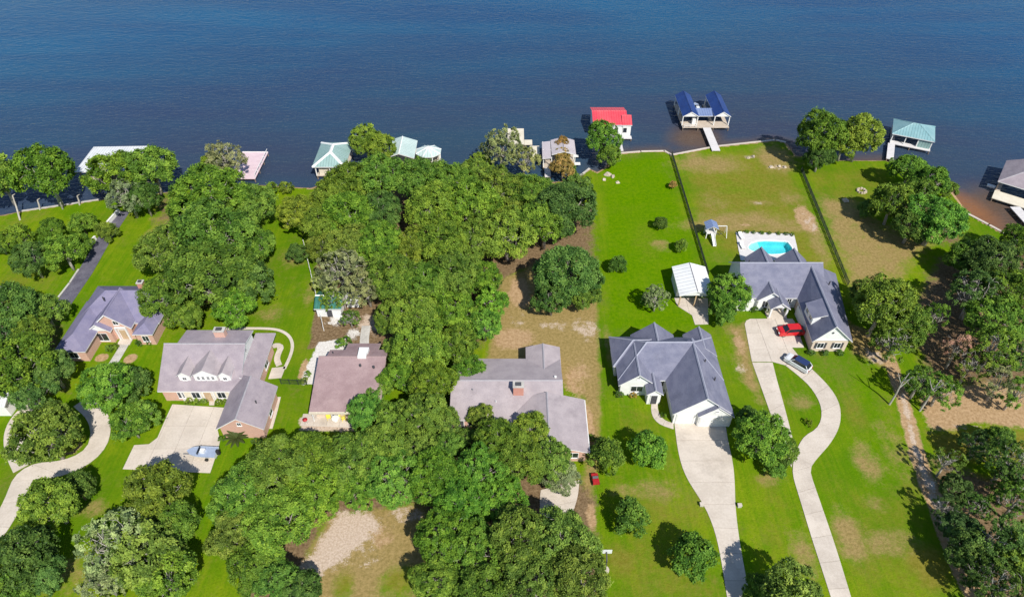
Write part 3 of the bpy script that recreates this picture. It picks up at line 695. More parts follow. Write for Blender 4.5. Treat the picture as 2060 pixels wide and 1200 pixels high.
# house with pool, far right
h = House('house', 'L-shaped slate-blue roofed house with a dormer, in front of the swimming pool', 'house', 51, 91, wall='white_paint')
h.block(41.9, 57.2, 90.8, 101.1, 2.8, 'x', .8, 'gg')
h.block(45.2, 50.6, 96, 102.3, 2.79, 'y', 1.02, 'gg', oh=.4)
h.block(51.0, 57.0, 96, 101.8, 2.785, 'y', .95, 'gg', oh=.4)
h.block(44.6, 49.6, 90.1, 95, 2.81, 'y', .78, 'gg')
h.block(46.6, 50.2, 88.2, 92.5, 2.5, 'y', .78, 'gn', oh=.3, walls=False)
zr = 6.5
a, b, c, d, e, f = (51.3, 79.9, 2.82), (54.35, 79.9, zr), (58.2, 79.9, 2.82), (61.4, 97.6, 2.82), (55.1, 96.4, zr), (52.2, 92.5, 2.82)
g2 = (52.2, 96.4, 3.2)
h.custom_roof([[a, b, e, f], [b, c, d, e], [f, e, g2], [e, d, g2]], .2, caps=[(b, e)])
m = MB(); m.prism([(51.75, 80.3), (57.75, 80.3), (60.8, 97.1), (52.4, 97.1), (52.4, 92)], -.3, 2.95); m.build('wall', 'brick_tan', h.r)
m = MB(); m.face([(51.75, 80.28, 2.96), (57.75, 80.28, 2.96), (54.35, 80.28, 6.22)]); m.face([(51.75, 80.4, 2.96), (54.35, 80.4, 6.22), (57.75, 80.4, 2.96)])
m.face([(51.75, 80.28, 2.96), (54.35, 80.28, 6.22), (54.35, 80.4, 6.22), (51.75, 80.4, 2.96)]); m.face([(57.75, 80.28, 2.96), (57.75, 80.4, 2.96), (54.35, 80.4, 6.22), (54.35, 80.28, 6.22)]); m.build('gable', 'white_siding', h.r)
h.part('gable_band', 'trim', lambda m: m.box(51.7, 57.8, 80.18, 80.3, 2.78, 2.98))
h.part('gable_vent', 'dark_trim', lambda m: m.face([(54.4+.24*math.cos(k*math.pi/4), 80.262, 4.6+.24*math.sin(k*math.pi/4)) for k in range(8)]))
h.win(53.2, 80.3, .85, 1.2, 1.3, shutters=True); h.win(56.1, 80.3, .85, 1.2, 1.3, shutters=True)
# shed dormer on the west slope
D = [(51.7, 83.2, 5.15), (51.7, 87.1, 5.15), (54.4, 87.3, 6.15), (54.3, 83.0, 6.15)]
dr = h.custom_roof([D], .16)
m = MB(); m.box(51.95, 54.2, 83.4, 86.9, 3.2, 4.98); m.build('dormer', 'white_siding', h.r)
for yy in (84.3, 86.0): h.win(51.95, yy, 3.85, 1.0, .9, 'W')
h.part('garage_door', 'white_paint', lambda m: m.box(51.9, 52.02, 84.5, 89.5, .07, 2.3))
h.win(47.1, 90.55, .9, 1.5, 1.4, shutters=True); h.win(43.2, 91.25, .9, 1.6, 1.4); h.win(51.0, 91.25, .9, .9, 1.5)
h.door(48.7, 91.22, .1, 1.1, 2.2, 'brick_red')
h.posts([(46.95, 88.6), (49.85, 88.6), (46.95, 90.2), (49.85, 90.2)], 0, 2.52, .3)
h.part('porch_floor', 'concrete', lambda m: m.box(46.6, 50.2, 88.3, 91.2, -.1, .13))
h.part('gable', 'white_siding', lambda m: (m.face([(46.9, 88.5, 2.55), (49.9, 88.5, 2.55), (48.4, 88.5, 3.7)]), m.face([(49.9, 88.56, 2.55), (46.9, 88.56, 2.55), (48.4, 88.56, 3.7)])))
h.vent(44, 97, 6.2); h.vent(57.5, 92, 5.4)
h.part('bay', 'white_paint', lambda m: m.box(41.2, 44.2, 90.35, 91.3, -.1, 2.4))

# pinkish grey house in the middle
h = House('house', 'wide house with a pale lavender-grey roof and red brick chimney among oaks', 'house', 1, 68, roof='warm_grey', wall='brick_pink', ridge='ridge_grey', gable='white_siding')
PM = .31
h.block(-9.6, 8.0, 63.5, 76.1, 2.8, 'x', PM, 'gg')
h.block(2.3, 8.1, 69, 78.7, 2.81, 'y', PM, 'gg')
h.block(-.6, 11.4, 57.6, 67.5, 2.82, 'y', PM, 'gg')
h.chimney(1.0, 67.9, 1.6, 1.1, 3.5, 5.9)
h.win(-6, 63.95, .9, 1.6, 1.3); h.win(-3, 63.95, .9, 1.6, 1.3); h.door(-8, 63.95, .05); h.win(9, 58.05, .9, 1.8, 1.3); h.win(4, 58.05, .9, 1.8, 1.3)
h.win(10.95, 62, .9, 1.6, 1.3, 'E'); h.part('gutter', 'white_paint', lambda m: m.box(11.38, 11.52, 57.7, 67.4, 2.68, 2.8)); h.part('downpipe', 'white_paint', lambda m: m.box(11.3, 11.45, 67.0, 67.15, 0, 2.7))
h.vent(-2.5, 66.3, 3.6, 'trim', .08); h.vent(6.9, 70.6, 4.3, 'white_paint', .2); h.vent(-6.2, 68.2, 4.1, 'steel', .1)

# low mauve roofed house
h = House('house', 'low house with a mauve-brown roof, white roof hatch and front patio', 'house', -26.5, 71, roof='mauve', wall='brick_tan', ridge='ridge_mauve', trim='cream')
zr, yr = 5.0, 74.6
def zs(y): return zr-(yr-y)*.235 if y < yr else zr-(y-yr)*.36
h.custom_roof([[(-31.5, 65.1, zs(65.1)), (-20.5, 65.1, zs(65.1)), (-20.5, yr, zr), (-30.2, yr, zr), (-31.5, yr, zr)],
               [(-30.2, yr, zr), (-20.5, yr, zr), (-20.5, 76.8, zs(76.8)), (-22.2, 76.8, zs(76.8)), (-27.7, 76.8, zs(76.8)), (-30.2, 76.8, zs(76.8))],
               [(-27.7, 76.8, zs(76.8)), (-22.2, 76.8, zs(76.8)), (-22.2, 79, zs(79)), (-27.7, 79, zs(79))]], .25, caps=[((-31.5, yr, zr), (-20.5, yr, zr))])
h.part('wall', 'brick_tan', lambda m: m.box(-31.0, -21, 66.2, 74.5, -.3, 2.72))
h.part('wall', 'brick_tan', lambda m: m.box(-29.8, -21, 74.5, 76.4, -.3, 3.7))
h.part('wall', 'brick_tan', lambda m: m.box(-27.3, -22.6, 76.4, 78.6, -.3, 3.0))
h.part('gable', 'cream', lambda m: m.prism([(-31.0, 66.2), (-30.8, 66.2), (-30.8, 74.4), (-31, 74.4)], 2.72, 2.9))
ht_ = h.part('roof_hatch', 'white_paint', lambda m: m.box(-25.1, -23.7, 74.2, 75.4, 4.2, 5.35))
h.part('hatch_lid', 'trim', lambda m: m.box(-25.2, -23.6, 75.45, 76.6, 4.0, 5.05), ht_)
h.vent(-24.5, 72.9, 4.5, r=.2); h.vent(-22.3, 72.6, 4.45, r=.2); h.vent(-29.4, 75.6, 4.6, r=.1)
for xx in (-29.5, -26.5, -23.5): h.win(xx, 66.2, .9, 1.5, 1.2)
h.door(-28, 66.2, .08); h.part('fascia', 'cream', lambda m: m.box(-31.5, -20.5, 64.92, 65.09, 2.35, 2.72))
h.posts([(-31.2, 65.4), (-28.2, 65.4), (-25.2, 65.4)], 0, 2.6, .16)

# brick house with three dormers
h = House('house', 'brick house with lavender roof, three white dormers and a long garage wing', 'house', -48, 72, roof='lavender', wall='brick_pink', gable='white_paint', ridge='ridge_grey')
h.custom_roof([[(-56.5, 69.1, 2.85), (-43.3, 69.1, 2.85), (-43.3, 75.75, 6.84), (-54.4, 75.75, 6.84), (-56.5, 75.75, 6.84)],
               [(-54.4, 75.75, 6.84), (-43.3, 75.75, 6.84), (-43.3, 79.6, 6.0), (-54.4, 79.6, 6.0)], [(-56.5, 75.75, 6.84), (-54.4, 75.75, 6.84), (-54.4, 77.2, 4.9), (-56.5, 77.2, 4.9)]], .22, caps=[((-56.5, 75.75, 6.84), (-43.3, 75.75, 6.84))])
h.part('wall', 'brick_pink', lambda m: m.box(-56.1, -43.65, 69.5, 76.8, -.3, 2.86))
h.part('wall', 'brick_pink', lambda m: m.box(-54.1, -43.65, 76.8, 79.2, -.3, 5.75))
G = [(69.5, 2.87), (75.75, 6.6), (79.2, 5.8), (79.2, 2.87)]
h.part('gable', 'white_paint', lambda m: (m.face([(-43.6, *p) for p in G]), m.face([(-43.72, *p) for p in G[::-1]])))
h.part('gable', 'brick_pink', lambda m: (m.face([(-56.1, 69.5, 2.87), (-56.1, 75.75, 6.6), (-56.1, 76.8, 5.2), (-56.1, 76.8, 2.87)])))
h.custom_roof([[(-43.62, 70.8, 4.25), (-43.62, 80.6, 4.25), (-40.9, 82.0, 2.83), (-40.9, 70.8, 2.83)]], .2)
h.part('wall', 'brick_pink', lambda m: m.box(-43.6, -41.3, 71.1, 80.0, -.3, 2.75))
h.block(-44.9, -37.6, 61.8, 70.2, 2.8, 'y', .7, 'gg', gable='brick_pink')
h.custom_roof([[(-44.9, 70.0, 2.79), (-41.25, 70.1, 5.34), (-43.3, 71.6, 3.91)]], .2)
for xc, wd, za, zt in ((-52.2, 2.0, 3.75, 4.95), (-48.8, 3.9, 3.75, 5.05), (-45.75, 2.0, 3.75, 4.95)):
    y0 = 70.4; hw = wd/2
    h.part('dormer', 'white_paint', lambda m: m.box(xc-hw+.12, xc+hw-.12, y0+.2, y0+3.0, za-.6, zt+.05))
    pk = zt+(hw+.12)*(.62 if wd > 3 else .8)
    yb = min(75.6, 69.1+(pk-2.85)/.6+.3)
    h.custom_roof([[(xc-hw-.12, y0, zt), (xc, y0, pk), (xc, yb, pk), (xc-hw-.12, yb, zt)], [(xc+hw+.12, y0, zt), (xc+hw+.12, yb, zt), (xc, yb, pk), (xc, y0, pk)]], .1, roof='warm_grey')
    h.part('gable', 'white_paint', lambda m: (m.face([(xc-hw+.1, y0+.19, zt-.05), (xc+hw-.1, y0+.19, zt-.05), (xc, y0+.19, pk-.22)]), m.face([(xc-hw+.1, y0+.3, zt-.05), (xc, y0+.3, pk-.22), (xc+hw-.1, y0+.3, zt-.05)])))
    if wd > 3:
        for q in (-1.15, -.4, .4, 1.15): h.win(xc+q, y0+.2, za+.1, .5, .95)
    else: h.win(xc, y0+.2, za+.05, .7, .75)
h.chimney(-48, 78.0, 1.7, 1.0, 4.5, 7.7, 'brick_pink')
h.win(-53.2, 69.4, .8, 1.1, 1.5); h.win(-50.8, 69.4, .8, 1.4, 1.5); h.win(-46.7, 69.4, .8, 1.4, 1.5); h.door(-48.9, 69.4, .07, 1.2, 2.2, 'wood_tan')
h.part('porch_panel', 'cream', lambda m: m.box(-53.1, -44.95, 69.42, 69.49, -.1, 2.84))
h.posts([(-53.0, 69.3), (-50.0, 69.3), (-47.8, 69.3), (-45.2, 69.3)], 0, 2.85, .2)
h.part('garage_door', 'white_paint', lambda m: m.box(-44.56, -44.44, 63, 68, .07, 2.3))
h.win(-41.3, 62.25, 3.1, .7, .8); h.win(-37.95+0.0, 66, .9, 1.3, 1.3, 'E'); h.win(-41.25, 76, .9, 1.8, 1.3, 'E')
h.win(-43.65, 75.7, 4.9, .4, .6, 'E')
h.vent(-39.5, 65.8, 4.2)

# brick house far left
h = House('house', 'brick house with a bluish-grey hip roof and nested brick entry gables', 'house', -69.5, 85, roof='slate_dusk', wall='brick_pink', gable='brick_pink', trim='trim', ridge='slate_dusk')
h.block(-77.0, -62.0, 84.4, 94.1, 2.8, 'x', .7, 'hh', caps=False)
h.block(-77.2, -71.9, 77.6, 90, 2.81, 'y', .6, 'hh', caps=False)
h.block(-73.3, -66.2, 82.9, 89.8, 3.1, 'y', .9, 'gg', oh=.3, t=.3)
h.block(-73.8, -69.6, 82.2, 86, 2.9, 'y', .8, 'gg', oh=.25, t=.26, gable='white_siding')
h.block(-65.6, -62.1, 81.6, 90, 2.83, 'y', .6, 'hg', oh=.3, caps=False)
h.chimney(-67, 91.6, 1.0, .9, 3, 6.0, 'brick_red')
h.win(-71.7, 82.45, .4, 2.2, 1.9); h.door(-68.2, 83.2, .1, 1.1, 2.3, 'wood_tan'); h.win(-63.8, 81.9, .8, 1.2, 1.4); h.win(-68.6, 83.2, 3.6, 1.0, 1.0)
h.part('entry_arch', 'trim', lambda m: (m.box(-69.2, -69.0, 82.9, 83.18, 0, 2.9), m.box(-67.4, -67.2, 82.9, 83.18, 0, 2.9), m.box(-69.2, -67.2, 82.9, 83.18, 2.9, 3.1)))
h.part('entry_step', 'concrete', lambda m: m.box(-69.3, -67.1, 81.8, 83.1, -.1, .16))
h.win(-74.5, 78.05, .8, 1.6, 1.4); h.vent(-71.8, 87.4, 5.8)

# neighbour at the left edge
h = House('house', 'white-walled house with a grey metal roof at the left edge behind trees', 'house', -84, 66, roof='white_metal', wall='white_paint', gable='white_siding', ridge='ridge_white')
h.block(-93, -79.2, 66.0, 74, 2.8, 'x', .45, 'gg'); h.win(-82, 66.45, .9, 1.4, 1.3); h.garage_door(-88, -83.8, 66.45)

# pool house with a white roof
h = House('pool_house', 'white-roofed outbuilding with an open porch beside the fence', 'outbuilding', 33.8, 95.3, roof='bright_metal', wall='white_siding', gable='white_siding', ridge='ridge_grey', trim='trim')
h.block(30.6, 37.0, 91.2, 99.4, 3.0, 'y', .32, 'gg', oh=.25, walls=False, capw=.2)
h.part('wall', 'white_siding', lambda m: m.box(30.9, 36.7, 94.2, 99.1, -.2, 2.95))
h.part('gable', 'white_siding', lambda m: (m.face([(30.85, 91.5, 2.8), (36.75, 91.5, 2.8), (33.8, 91.5, 3.75)]), m.face([(36.75, 91.6, 2.8), (30.85, 91.6, 2.8), (33.8, 91.6, 3.75)])))
h.posts([(30.95, 91.6), (33.8, 91.6), (36.65, 91.6)], 0, 2.85, .2, 'wood_tan'); h.win(32.3, 94.2, .9, 1.2, 1.1); h.door(34.8, 94.2, .07)

# garden shed with a dark green roof among the trees
h = House('shed', 'small shed with a dark green metal roof under oaks left of the woods', 'shed', *P(669, 622), roof='green_metal', wall='white_siding', ridge='ridge_white')
px, py = P(669, 622)
h.block(px-2.6, px+2.4, py-2.2, py+2.6, 2.2, 'x', .5, 'gg', oh=.3); h.door(px, py-1.9, 0)
h = House('lean_to', 'low pale metal lean-to tucked behind the green-roofed shed', 'shed', *P(712, 612), roof='white_metal', wall='white_siding', ridge='ridge_white')
px, py = P(712, 612); h.block(px-1.3, px+1.3, py-1.0, py+1.2, 2.0, 'x', .25, 'gg', oh=.2, caps=False)

# ------------------------------------------------------------------ boathouses and piers
def deck(h, x0, x1, y0, y1, z=.4, mat='deck_wood', pil=True, name='deck'):
    d = h.part(name, mat, lambda m: m.box(x0, x1, y0, y1, z-.16, z))
    if pil:
        nx, ny = max(1, int((x1-x0)/3.5)), max(1, int((y1-y0)/3.5))
        for i in range(nx+1):
            for j in range(ny+1):
                if 0 < i < nx and 0 < j < ny: continue
                x = x0+.15+(x1-x0-.3)*i/nx; y = y0+.15+(y1-y0-.3)*j/ny
                h.part('piling', 'piling', lambda m: m.cyl((x, y), .13, -3.5, z-.165, 7))
    return d
h = House('boathouse', 'flat white-roofed boathouse behind the leftmost shore trees', 'boathouse', -93, 138, roof='white_metal')
h.custom_roof([[(-99.3, 132.5, 2.9), (-86.6, 132.5, 2.9), (-86.9, 143.4, 3.15), (-99.5, 143.0, 3.15)]], .18)
deck(h, -98.8, -87.2, 133, 142.8); h.posts([(x, y) for x in (-98.6, -93, -87.4) for y in (133.2, 138, 142.6)], .4, 2.75, .2, 'piling')
h = House('dock', 'open pink-decked dock left of the green hip-roofed boathouse', 'dock', -62.3, 139)
deck(h, -65.5, -59.2, 133.5, 145.1, .45, 'deck_pink'); h.part('rail', 'white_paint', lambda m: (m.box(-59.3, -59.2, 134, 145, 1.3, 1.4), m.box(-65.4, -59.3, 145.0, 145.1, .451, .6)))
for y in range(134, 146, 2): h.part('rail_post', 'white_paint', lambda m: m.box(-59.32, -59.2, y, y+.12, .45, 1.3))
h.part('cleat_post', 'piling', lambda m: m.box(-63.2, -63.0, 140.4, 140.6, .45, 1.4))
h = House('boathouse', 'sea-green hip-roofed boathouse with wide white ridge caps', 'boathouse', -42, 140, roof='teal_metal', ridge='ridge_white')
h.block(-45.8, -38.2, 134.4, 145.3, 3.0, 'y', .46, 'hh', walls=False, capw=.75)
deck(h, -45.3, -38.6, 134.8, 144.9); h.posts([(x, y) for x in (-45.2, -42, -38.7) for y in (134.9, 140, 144.8)], .4, 2.9, .2, 'white_paint')
h.part('locker', 'cream', lambda m: m.box(-44.6, -42.6, 135.2, 137, .4, 2.2)); h.part('lift_beam', 'steel', lambda m: m.box(-45, -39, 139.9, 140.1, 2.5, 2.7))
h = House('boathouse', 'pale mint gable-roofed boathouse left of the gazebo', 'boathouse', -26.3, 142, roof='mint_metal', ridge='ridge_white')
h.block(-29.8, -22.8, 138.2, 146.1, 3.0, 'y', .34, 'gg', walls=False, capw=.3); deck(h, -29.4, -23.2, 138.6, 145.8)
h.posts([(x, y) for x in (-29.3, -23.3) for y in (138.8, 142, 145.6)], .4, 2.9, .2, 'white_paint')
g = thing('gazebo', 'white octagonal gazebo with a pale mint roof over the water', 'gazebo', (-19.7, 141.2, 0))
oc = [(-19.7+3.15*math.cos(R(22.5+45*k)), 141.2+2.9*math.sin(R(22.5+45*k))) for k in range(8)]
m = MB(); m.solid([[(oc[k][0], oc[k][1], 3.0), (oc[(k+1) % 8][0], oc[(k+1) % 8][1], 3.0), (-19.7, 141.2, 4.2)] for k in range(8)], .12); rf = m.build('roof', ['mint_metal', 'white_paint'], g)
for k in range(8): m = MB(); m.tent((*oc[k], 3.03), (-19.7, 141.2, 4.24), .22, .05); m.build('ridge_cap', 'ridge_white', rf)
m = MB(); m.cyl((-19.7, 141.2), .12, 4.2, 4.7, 8, 0, .03); m.build('finial', 'ridge_white', rf)
m = MB(); m.prism([(-19.7+(p[0]+19.7)*.92, 141.2+(p[1]-141.2)*.92) for p in oc], .25, .4); m.build('deck', 'deck_wood', g)
for k in range(8):
    x, y = -19.7+(oc[k][0]+19.7)*.88, 141.2+(oc[k][1]-141.2)*.88; x2, y2 = -19.7+(oc[(k+1) % 8][0]+19.7)*.88, 141.2+(oc[(k+1) % 8][1]-141.2)*.88
    m = MB(); m.box(x-.1, x+.1, y-.1, y+.1, -2.5, 2.95); m.build('post', 'white_paint', g)
    if k != 5: m = MB(); m.bar((x, y, 1.3), (x2, y2, 1.3), .1, .1); m.bar((x, y, .75), (x2, y2, .75), .06, .5); m.build('railing', 'white_paint', g)
h = House('dock', 'small cream dock platform poking out behind a grey-branched tree', 'dock', 1.5, 151)
deck(h, -1.1, 3.0, 148.5, 156.2, .6, 'cream'); deck(h, 3.05, 5.0, 148.5, 150.8, .5, 'cream'); deck(h, 4.4, 6.7, 143, 148, .45, 'cream')
h = House('boathouse', 'grey-pink metal-roofed boathouse behind the brownish tree', 'boathouse', 11, 142, roof='pinkgrey_metal', ridge='ridge_grey')
h.custom_roof([[(7.1, 138.1, 2.9), (9.1, 138.1, 3.1), (9.2, 145.7, 3.1), (7.2, 145.6, 2.9)]], .15)
h.block(9.3, 15.0, 139.4, 146.0, 3.2, 'y', .3, 'gg', walls=False, capw=.2)
deck(h, 7.3, 14.9, 138.4, 145.8); h.posts([(x, y) for x in (7.4, 9.25, 14.7) for y in (138.6, 142, 145.5)], .4, 3.0, .18, 'white_paint')
deck(h, 7.6, 9.0, 134.4, 138.2, .4, 'deck_pale', name='gangway')
h.part('balcony', 'white_paint', lambda m: (m.box(14.9, 16.2, 139.5, 140.5, .3, .45), m.box(14.9, 16.0, 143, 143.9, .3, .45)))
h = House('boathouse', 'red metal-roofed boathouse with white walls', 'boathouse', 25, 158, roof='red_metal', wall='white_paint', gable='white_paint', ridge='red_metal')
h.block(20.2, 28.9, 153.4, 162.6, 3.1, 'x', .3, 'gg', oh=.3, z0=-1.2, wall='white_paint')
h.block(27.5, 29.95, 153.35, 158.8, 3.09, 'x', .45, 'gg', oh=.2, z0=-1.2)
h.win(28.3, 153.55, 1.1, .9, 1.1, frame='dark_trim'); h.part('opening_shade_panel', 'dark_trim', lambda m: m.box(25.7, 26.6, 153.64, 153.72, 0, 2.2)); deck(h, 25.6, 30, 151.9, 153.3, .2, 'deck_pale')  # near-black panel on the solid wall paints the shade of a doorway
deck(h, 26.2, 27.2, 146, 151.8, .3, 'deck_pale', name='gangway')
h = House('boathouse', 'deep blue twin-gabled boathouse with a long straight pier', 'boathouse', 49.6, 162, roof='blue_metal', ridge='blue_metal', gable='white_paint', trim='white_paint')
for x0 in (43.4, 51.5):
    h.block(x0, x0+4.15, 157.9, 169.6, 3.0, 'y', .62, 'gg', oh=.12, walls=False, capw=.25)
    h.part('gable', 'white_paint', lambda m: (m.face([(x0+.1, 158.05, 2.9), (x0+4.05, 158.05, 2.9), (x0+2.07, 158.05, 4.1)]), m.face([(x0+4.05, 158.12, 2.9), (x0+.1, 158.12, 2.9), (x0+2.07, 158.12, 4.1)])))
    h.posts([(x0+.2, y) for y in (158.2, 163.5, 169.2)]+[(x0+3.95, y) for y in (158.2, 163.5, 169.2)], .4, 2.85, .2, 'white_paint')
h.custom_roof([[(47.4, 158.9, 2.6), (51.65, 158.9, 2.6), (51.65, 162.2, 3.1), (47.4, 162.2, 3.1)]], .12, roof='blue_grey_metal')
deck(h, 43.6, 55.5, 157.0, 160.5, .42, 'deck_wood'); deck(h, 43.5, 44.5, 160.55, 169.6, .4, 'deck_wood'); deck(h, 54.6, 55.55, 160.55, 169.6, .4, 'deck_wood'); deck(h, 47.2, 48.0, 160.55, 169.6, .4); deck(h, 51.2, 51.9, 160.55, 169.6, .4)
deck(h, 48.75, 50.75, 145.9, 156.95, .42, 'deck_pale', name='pier')
h.part('rail', 'white_paint', lambda m: (m.box(44, 47, 157.05, 157.12, 1.25, 1.35), m.box(44, 47, 157.05, 157.12, .8, .87)))
for x in (44, 45.5, 47): h.part('rail_post', 'white_paint', lambda m: m.box(x-.05, x+.05, 157.05, 157.15, .42, 1.25))
h.part('locker', 'white_paint', lambda m: m.box(46.2, 47.1, 158.4, 159.3, .42, 2.0))
h = House('boathouse', 'turquoise hip-roofed boathouse with an L-shaped white pier', 'boathouse', 99.5, 151.7, R(-24.7), roof='teal_bright', ridge='teal_bright')
h.block(-4.8, 4.8, -4.1, 4.1, 2.7, 'x', .42, 'hh', walls=False, capw=.3)
deck(h, -4.5, 4.6, -4.6, -2.9, .4, 'deck_pale'); deck(h, -4.5, 4.5, 2.9, 3.9, .4, 'deck_wood'); deck(h, -4.5, -3.5, -2.85, 2.85, .4); deck(h, -4.9, -3.3, -12.5, -4.65, .42, 'deck_pale', name='pier')
h.posts([(x, y) for x in (-4.4, -1.4, 1.4, 4.4) for y in (-3.7, 3.7)], .4, 2.6, .2, 'white_paint'); h.part('wall', 'teal_metal', lambda m: m.box(1.5, 4.3, -3.75, -3.6, .4, 2.5))
h = House('boathouse', 'grey-roofed boathouse cut off by the right edge', 'boathouse', 115.8, 130.4, R(-37), roof='lavender', ridge='ridge_grey')
h.block(-5, 5, -5.4, 5.4, 2.7, 'y', .5, 'hg', oh=.3, walls=False); deck(h, -4.6, 4.6, -9.0, -5.2, .4, 'cream'); deck(h, -4.6, -3.6, -5.15, 5, .4); h.posts([(x, y) for x in (-4.5, 4.5) for y in (-5, 0, 5)], .4, 2.65, .2, 'piling')
h.part('jet_ski_lift', 'white_paint', lambda m: m.box(-6.4, -4.75, -4.2, -3.4, .1, .5))
h = House('pier', 'narrow white pier at the far right below the grey boathouse', 'pier', *P(2062, 452))
px, py = P(2062, 452); deck(h, px-.2, px+2, py-4, py+6, .4, 'deck_pale')

# ------------------------------------------------------------------ pool
pool = thing('swimming_pool', 'turquoise swimming pool in a pale deck behind the slate-roofed house', 'pool', (*P(1550, 495), 0))
outer = pw([(1480, 468), (1505, 467), (1560, 470), (1597, 471), (1602, 492), (1606, 511), (1600, 524), (1490, 524), (1485, 500)])
import bmesh
def ring_mesh(name, out, inn, z0, z1, mats, parent):
    o = ORG[parent.name]; bm = bmesh.new()
    loops = []
    for L in (out, inn):
        vs_ = [bm.verts.new((p[0]-o[0], p[1]-o[1], z1)) for p in L]
        loops += [bm.edges.new((vs_[k], vs_[(k+1) % len(vs_)])) for k in range(len(vs_))]
    bmesh.ops.triangle_fill(bm, edges=loops, use_beauty=True)
    r = bmesh.ops.extrude_face_region(bm, geom=list(bm.faces))
    for v in [q for q in r['geom'] if isinstance(q, bmesh.types.BMVert)]: v.co.z = z0
    bmesh.ops.recalc_face_normals(bm, faces=list(bm.faces))
    me = bpy.data.meshes.new(name); bm.to_mesh(me); bm.free(); me.materials.append(MATS[mats])
    ob = bpy.data.objects.new(name, me); C.objects.link(ob); ob.parent = parent; return ob
pcx = sum(p[0] for p in POOL)/len(POOL); pcy = sum(p[1] for p in POOL)/len(POOL)
cop = [(pcx+(p[0]-pcx)*1.06, pcy+(p[1]-pcy)*1.1) for p in POOL]
ring_mesh('deck', outer, cop, -.05, .12, 'deck_pale', pool); ring_mesh('coping', [(pcx+(p[0]-pcx)*1.058, pcy+(p[1]-pcy)*1.097) for p in POOL], POOL, -.25, .16, 'white_paint', pool)
m = MB(); n_ = len(POOL); ccw = POOL if sum(POOL[k][0]*POOL[(k+1) % n_][1]-POOL[(k+1) % n_][0]*POOL[k][1] for k in range(n_)) > 0 else POOL[::-1]
big = [(pcx+(p[0]-pcx)*1.01, pcy+(p[1]-pcy)*1.015) for p in ccw]
for k in range(n_): j = (k+1) % n_; m.face([(*big[k], 0), (*big[k], -1.3), (*big[j], -1.3), (*big[j], 0)][::1])
m.face([(*p, -1.3) for p in big]); m.build('basin', 'plaster_pool', pool)
sx_ = min(p[0] for p in big); sy_ = sum(p[1] for p in big)/len(big)
m = MB(); m.prism(clip(big, 0, sx_+2.6, False), -1.29, -.3); m.build('shelf', 'white_paint', pool)
m = MB(); m.face([(*p, -.06) for p in big]); m.build('water', 'pool_water', pool)
def lounger(x, y, rot, label):
    t = thing('sun_lounger', label, 'lounger', (x, y, .12), rot)
    for a in ((-.3, -.8), (.3, -.8), (-.3, .7), (.3, .7)): q = MB(); q.box(a[0]-.03, a[0]+.03, a[1]-.03, a[1]+.03, 0, .3); q.build('leg', 'steel', t, shift=False)
    q = MB(); q.box(-.35, .35, -.95, .3, .3, .4); q.build('seat', 'white_paint', t, shift=False)
    q = MB(); q.bar((0, .3, .36), (0, .9, .8), .7, .08); q.build('backrest', 'white_paint', t, shift=False)
lounger(*P(1490, 478), .2, 'white lounger at the left end of the pool deck, farther from the house'); lounger(*P(1492, 497), .1, 'white lounger at the left end of the pool deck, nearer the house')

# ------------------------------------------------------------------ fences
def fence(name, a, b, label, step, ht, mat, rails=(.25, .7, 1.15), pw_=.1, mesh=False):
    t = thing(name, label, 'fence', (*a, 0)); d = math.hypot(b[0]-a[0], b[1]-a[1]); n = max(1, round(d/step))
    pts = [(a[0]+(b[0]-a[0])*k/n, a[1]+(b[1]-a[1])*k/n) for k in range(n+1)]
    for x, y in pts: q = MB(); q.box(x-pw_/2, x+pw_/2, y-pw_/2, y+pw_/2, -.2, ht); q.build('post', mat, t)
    for p, r_ in zip(pts, pts[1:]):
        for z in rails: q = MB(); q.bar((*p, z), (*r_, z), .05, .07 if not mesh else .05); q.build('rail', mat, t)
        if mesh:
            q = MB(); L = math.hypot(r_[0]-p[0], r_[1]-p[1]); k = int(L/.14)
            for i in range(1, k): u = i/k; x, y = p[0]+(r_[0]-p[0])*u, p[1]+(r_[1]-p[1])*u; q.box(x-.02, x+.02, y-.02, y+.02, .1, ht-.08)
            o_ = q.build('picket_row', mat, t); o_['kind'] = 'stuff'
fence('fence', P(1351, 313), P(1424, 556), 'dark metal fence between the bright green lawn and the pool yard', 2.4, 1.3, 'wire_green', (.2, 1.15), .09, True)
fence('fence', P(1611, 344), P(1705, 575), 'dark metal fence between the pool yard and the brown lot', 2.4, 1.3, 'wire_green', (.2, 1.15), .09, True)
fence('fence', P(612, 492), P(628, 560), 'white rail fence on the left side of the woods, part nearer the lake', 2.2, 1.3, 'white_paint')
fence('fence', P(632, 575), P(652, 665), 'white rail fence on the left side of the woods, part beside the shed', 2.2, 1.3, 'white_paint')
fence('fence', P(566, 772), P(618, 774), 'short dark green fence between the dormered house and the mauve roof', 1.6, 1.4, 'wire_green', (.2, 1.2), .1, True)

